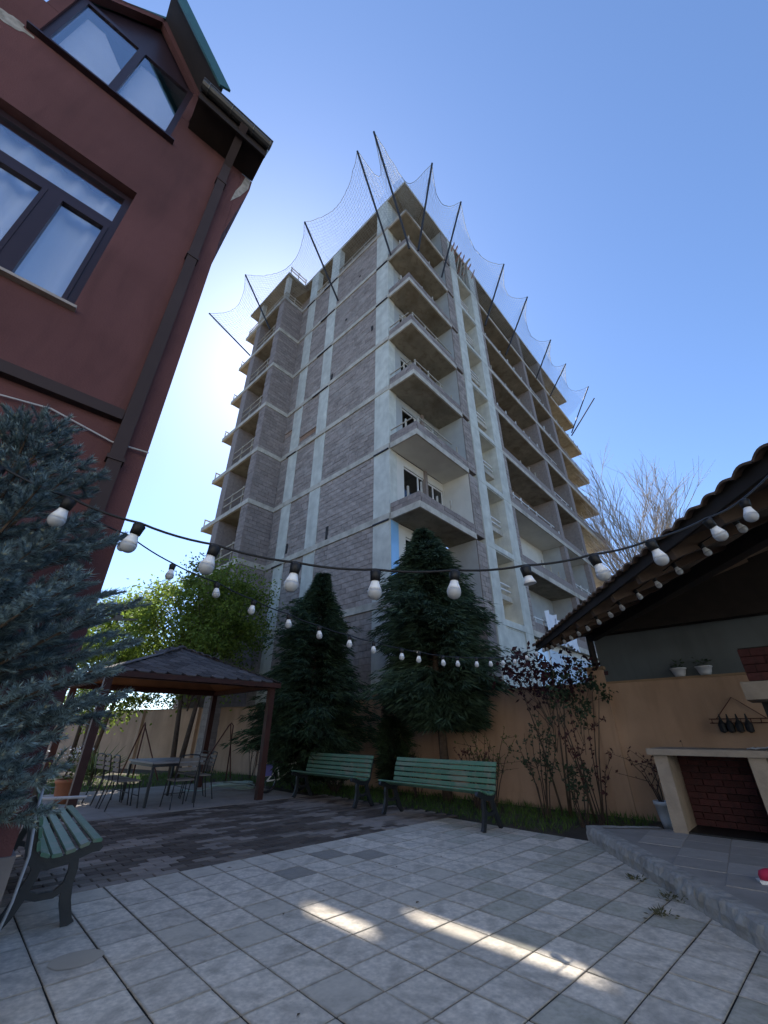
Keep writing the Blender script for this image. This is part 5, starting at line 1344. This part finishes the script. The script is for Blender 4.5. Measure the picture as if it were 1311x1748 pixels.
def blades(name, label, cat, loc, n, L_, w, up, m, seed):
    q = np.random.default_rng(seed); t = thing(name, label, cat, loc)
    a = q.uniform(0, 6.28, n); D_ = np.stack([np.cos(a), np.sin(a), q.uniform(up * .4, up * 1.6, n)], 1); P_ = q.normal(0, .03, (n, 3)) * [1, 1, .2]; P_[:, 2] = q.uniform(.0, .25, n)
    V, F = leaf_quads(P_, D_, L_ * q.uniform(.6, 1.1, n), w); npmesh('blade', V, F, M[m], parent=t); t.children[-1]['kind'] = 'stuff'
    b = MB(); b.tube([(0, 0, -.05), (0, 0, .35)], .05, 7); b.build('stem', M['bark'], t); return t
blades('yucca_plant', 'spiky yucca growing in front of the ochre wall left of the table', 'plant', (-8.2, 13.6, 0), 90, 1.0, .045, .9, 'yucca', 51)
blades('yucca_plant', 'smaller spiky yucca by the leaning board', 'plant', (-9.5, 13.0, 0), 60, .8, .04, .8, 'yucca', 52)

def bare_tree(name, label, loc, Ht, seed, m='palebark', stems=5, spread=.22, depth=4):
    q = random.Random(seed); t = thing(name, label, 'tree', loc); b = MB()
    def grow(p, d, L_, r, lev):
        p1 = p + d * L_ * .5 + Vector((q.uniform(-1, 1), q.uniform(-1, 1), 0)) * L_ * .03; p2 = p1 + (d + Vector((q.uniform(-.1, .1), q.uniform(-.1, .1), .08))).normalized() * L_ * .5
        b.tube([p, p1, p2], [r, r * .8, r * .55], 4 if lev > 1 else 6, caps=False)
        if lev >= depth: return
        for k in range(q.randint(6, 9)):
            u = q.uniform(.25, 1); s = p.lerp(p2, u); nd = (d + Vector((q.uniform(-1, 1), q.uniform(-1, 1), q.uniform(-.1, .6))) * .55).normalized()
            grow(s, nd, L_ * q.uniform(.38, .6), r * .5, lev + 1)
    for k in range(stems):
        a = 6.28 * k / stems; d = Vector((math.cos(a) * spread * q.uniform(.3, 1), math.sin(a) * spread * q.uniform(.3, 1), 1)).normalized()
        grow(Vector((math.cos(a) * .4, math.sin(a) * .4, -.1)), d, Ht * q.uniform(.6, .8), .085, 0)
    b.build('branch', M[m], t, smooth=True); t.children[-1]['kind'] = 'stuff'
    b = MB(); b.lathe([(.6, -.1), (.45, .4), (.3, 1.2)], 8); b.build('trunk', M[m], t); return t
bare_tree('bare_tree', 'tall leafless pale tree beyond the far balconies', (19.0, 28.5, 0), 17.0, 4, stems=7, depth=3, spread=.13)
bare_tree('bare_tree', 'shorter leafless tree farther along behind the shelter roof', (22.0, 30.5, 0), 13.5, 9, stems=5, depth=3, spread=.12)

# grass on the strip before the wall and behind the gazebo
def grass_patch(name, label, poly_fn, n, h, seed):
    q = np.random.default_rng(seed); P_ = []
    while len(P_) < n:
        p = poly_fn(q)
        if p is not None: P_.append(p)
    P_ = np.array(P_); D_ = q.normal(0, .35, (n, 3)) + [0, 0, 1.]
    V, F = leaf_quads(P_, D_, h * q.uniform(.4, 1.2, n), .012 * q.uniform(.7, 1.4, n)); o = npmesh(name, V, F, M['grass']); return tag(o, label, 'grass', kind='stuff')
def strip1(q):
    s = q.uniform(-6.4, 4.2); t = q.uniform(-3.2, -.5); p = BW(s, t)
    e1 = (np.array(p[:2]) - T0) @ E1
    if e1 < 5.0 or (s < -5.6 and t < -1.6): return None
    return (p[0], p[1], -.05)
grass_patch('grass', 'short dark grass in the bed before the ochre wall', strip1, 6500, .13, 61)
def strip2(q):
    a = q.uniform(-6, 6); b_ = q.uniform(11.2, 15.5); p = TW(a, b_); st = np.array(p[:2]) - C0
    if st @ BV > -.55: return None
    return (p[0], p[1], -.05)
grass_patch('grass', 'sunlit green grass behind the gazebo', strip2, 9000, .16, 62)
for (x, y, sz, lb) in ((2.42, 5.15, .09, 'small weed tuft at the kerb nearest the planting bed'), (2.44, 4.62, .14, 'larger weed tuft growing from the foot of the kerb stones'), (2.16, 4.28, .08, 'flat weed tuft in a tile joint beside the kerb')):
    t = thing('weed_tuft', lb, 'weed', (x, y, 0)); sprig(t, 60, sz * .35, sz * .45, 'weed', .045, .012)
# fallen leaves and bits on the tiles
q = np.random.default_rng(71)
for i in range(16):
    x, y = q.uniform(-1.8, 2.2), q.uniform(2.2, 6.2); a = q.uniform(0, 6.28)
    b = MB(); L_ = q.uniform(.012, .03)
    b.mesh([(-L_, 0, .002), (0, L_ * .4, .008), (L_, 0, .003), (0, -L_ * .4, .006)], [(0, 1, 2, 3)])
    tag(b.build('fallen_leaf', M['leaflitter'], None, False, (x, y, .001), a), 'small dry leaf lying on the grey tiles', 'leaf', 'dry leaves on the tiles')

# ------------------------------------------------------------------ small things
# coiled hose
hp = []
for i in range(150):
    a = i * .235; r = .34 + .10 * math.sin(i * .37) + .06 * math.sin(i * .11); hp.append((r * math.cos(a) * 1.25, r * math.sin(a) * .8, .02 + .12 * abs(math.sin(i * .053 + .4)) + .02 * (i % 7) / 7))
hp += [(-.7, -.35, .02), (-1.0, -.3, .015), (-1.3, -.05, .015)]
b = MB(); b.tube(hp, .013, 6); tag(b.build('garden_hose', M['hose'], None, True, (-3.75, 12.25, 0)), 'pale green garden hose in a loose coil on the ground', 'hose')
# rusty A-shaped tube stands
for (x, y, rz, lb) in ((-4.75, 14.3, .5, 'rusty A shaped tube stand leaning by the wall beside the hose'), (-7.4, 14.2, -.7, 'rusty A shaped tube stand behind the chairs and flower tub')):
    t = thing('tube_stand', lb, 'stand', (x, y, 0), rz)
    b = MB(); b.tube([(-.85, 0, 0), (-.05, .02, 1.45), (.02, .02, 1.52), (.08, .02, 1.45), (.1, 0, 0.0)], .02, 6); b.build('frame', M['rust'], t, smooth=True)
    b = MB(); b.tube([(.0, .02, 1.48), (.35, .65, 0)], .018, 6); b.build('prop', M['rust'], t)
# bicycle behind the gazebo post
bi = thing('bicycle', 'white and blue childs bicycle parked beside the gazebo post', 'bicycle', (-2.42, 11.75, 0), rad(35))
def torus(b, c, R_, r, n=26, k=6, tilt=0):
    b.tube([(c[0] + R_ * math.cos(2 * math.pi * i / n), c[1], c[2] + R_ * math.sin(2 * math.pi * i / n)) for i in range(n + 1)], r, k, caps=False)
for x, nm in ((-.42, 'wheel'), (.42, 'wheel')):
    b = MB(); torus(b, (x, 0, .25), .225, .022); w_ = b.build(nm, M['black'], bi, smooth=True)
    b = MB(); torus(b, (x, 0, .25), .195, .008)
    for i in range(7): an = i * math.pi / 7; b.tube([(x - .19 * math.cos(an), 0, .25 - .19 * math.sin(an)), (x + .19 * math.cos(an), 0, .25 + .19 * math.sin(an))], .002, 3)
    b.build('rim', M['chrome'], w_)
b = MB()
for p, q_ in (((-.42, 0, .25), (-.12, 0, .27)), ((-.12, 0, .27), (-.2, 0, .58)), ((-.42, 0, .25), (-.19, 0, .52)), ((-.12, 0, .27), (.28, 0, .55)), ((-.19, 0, .52), (.27, 0, .60)), ((.27, 0, .62), (.42, 0, .25))): b.tube([p, q_], .016, 6)
b.build('frame', M['whitepaint'], bi)
b = MB(); b.tube([(.24, -.24, .80), (.27, -.12, .82), (.26, 0, .78), (.27, .12, .82), (.24, .24, .80)], .011, 6); b.tube([(.26, 0, .78), (.27, 0, .62)], .012, 6); b.build('handlebar', M['chairmetal'], bi)
b = MB(); b.prism([(-.32, .60), (-.08, .61), (-.08, .64), (-.32, .66)], 'y', -.06, .06); b.build('saddle', M['black'], bi)
b = MB(); b.cbox(-.62, -.36, -.12, .12, .36, .58, .02); b.build('carrier_bag', M['bluepaint'], bi)
# flower tub beyond the table, leaning board, white pipe, red ball edge on the terrace
ft = pot('flower_tub', 'terracotta tub with white flowering plant behind the gazebo chairs', TW(.35, 9.35), .22, .42, 'terracotta', 'tub'); sprig(ft, 160, .5, .16, 'leafshrub', .09, .05, .40); sprig(ft, 90, .22, .2, 'bulbneck', .05, .04, .78, nm='blossom')
b = MB(); b.beam((0, 0, 0), (.35, .25, 1.5), .16, .03); tag(b.build('leaning_board', M['gazwood'], None, False, (-7.75, 11.6, 0)), 'dark board leaning up beside the far gazebo post', 'board')
b = MB(); b.tube([(0, 0, .0), (0, 0, .55)], .02, 8); b.tube([(0, 0, .38), (.75, .3, .38)], .02, 8); tag(b.build('white_pipe', M['whitepaint'], None, False, (-5.35, 7.35, 0)), 'white plastic water pipe standing at the red house corner', 'pipe')
b = MB(); b.tube([(0, 0, .0), (.03, .03, .25), (.05, .02, .5), (.0, .02, .75), (-.06, .1, .9)], .011, 6); tag(b.build('grey_hose', M['wire'], None, True, (-2.52, 3.62, 0)), 'grey hose rising behind the bench beside the house plinth', 'hose')
sh_ = thing('red_shoe', 'bright red shoe with white sole on the terrace', 'shoe', (3.225, 4.38, TZ), rad(160))
b = MB(); b.prism([(-.13, 0), (.13, 0), (.14, .022), (-.14, .022)], 'y', -.045, .045); b.build('sole', M['whitepaint'], sh_)
b = MB(); b.lathe([(.048, .0), (.05, .03), (.045, .06), (.03, .075), (.01, .08)], 10, (0, 0, .022), M=Matrix.Diagonal((2.5, .95, 1))); b.build('upper', M['redshoe'], sh_, smooth=True)
# far neighbour house behind the shelter
nb = thing('neighbour_house', 'pale neighbouring house beyond the end of the balconies', 'house', (21.5, 30.0, 0), rad(40))
b = MB(); b.box(-3, 3, -3, 3, -.05, 9.6); b.build('wall', M['farwhite'], nb)
b = MB(); b.prism([(-3.5, 9.6), (3.5, 9.6), (0, 11.4)], 'y', -3.4, 3.4); b.build('roof', M['rooftile'], nb)
for z in (2.5, 5.2, 7.6):
    for x in (-1.6, 1.2): b = MB(); b.box(x, x + .9, -3.04, -3.0, z, z + 1.2); b.build('window', M['glassdark'], nb)

# added cream block, unseen behind the viewer, to bounce warm sunlight into the yard
rb = thing('bounce_block', 'added cream block behind the viewer bouncing sunlight into the yard', 'building', (3.0, -17.0, 0))
b = MB(); b.box(-15, 15, -9, 0, -.05, 13.5); b.build('wall', M['farwhite'], rb)
b = MB(); b.box(-15.4, 15.4, -9.4, .5, 13.5, 13.8); b.build('roof', M['rooftile'], rb)
for i in range(8):
    for z in (1.2, 4.4, 7.6, 10.6):
        b = MB(); b.box(-13.6 + i * 3.6, -12.3 + i * 3.6, .0, .03, z, z + 1.5); wo = b.build('window', M['whitepaint'], rb)
        b = MB(); b.box(-13.5 + i * 3.6, -12.4 + i * 3.6, .031, .04, z + .1, z + 1.4); b.build('pane', M['bluepanel'], wo)
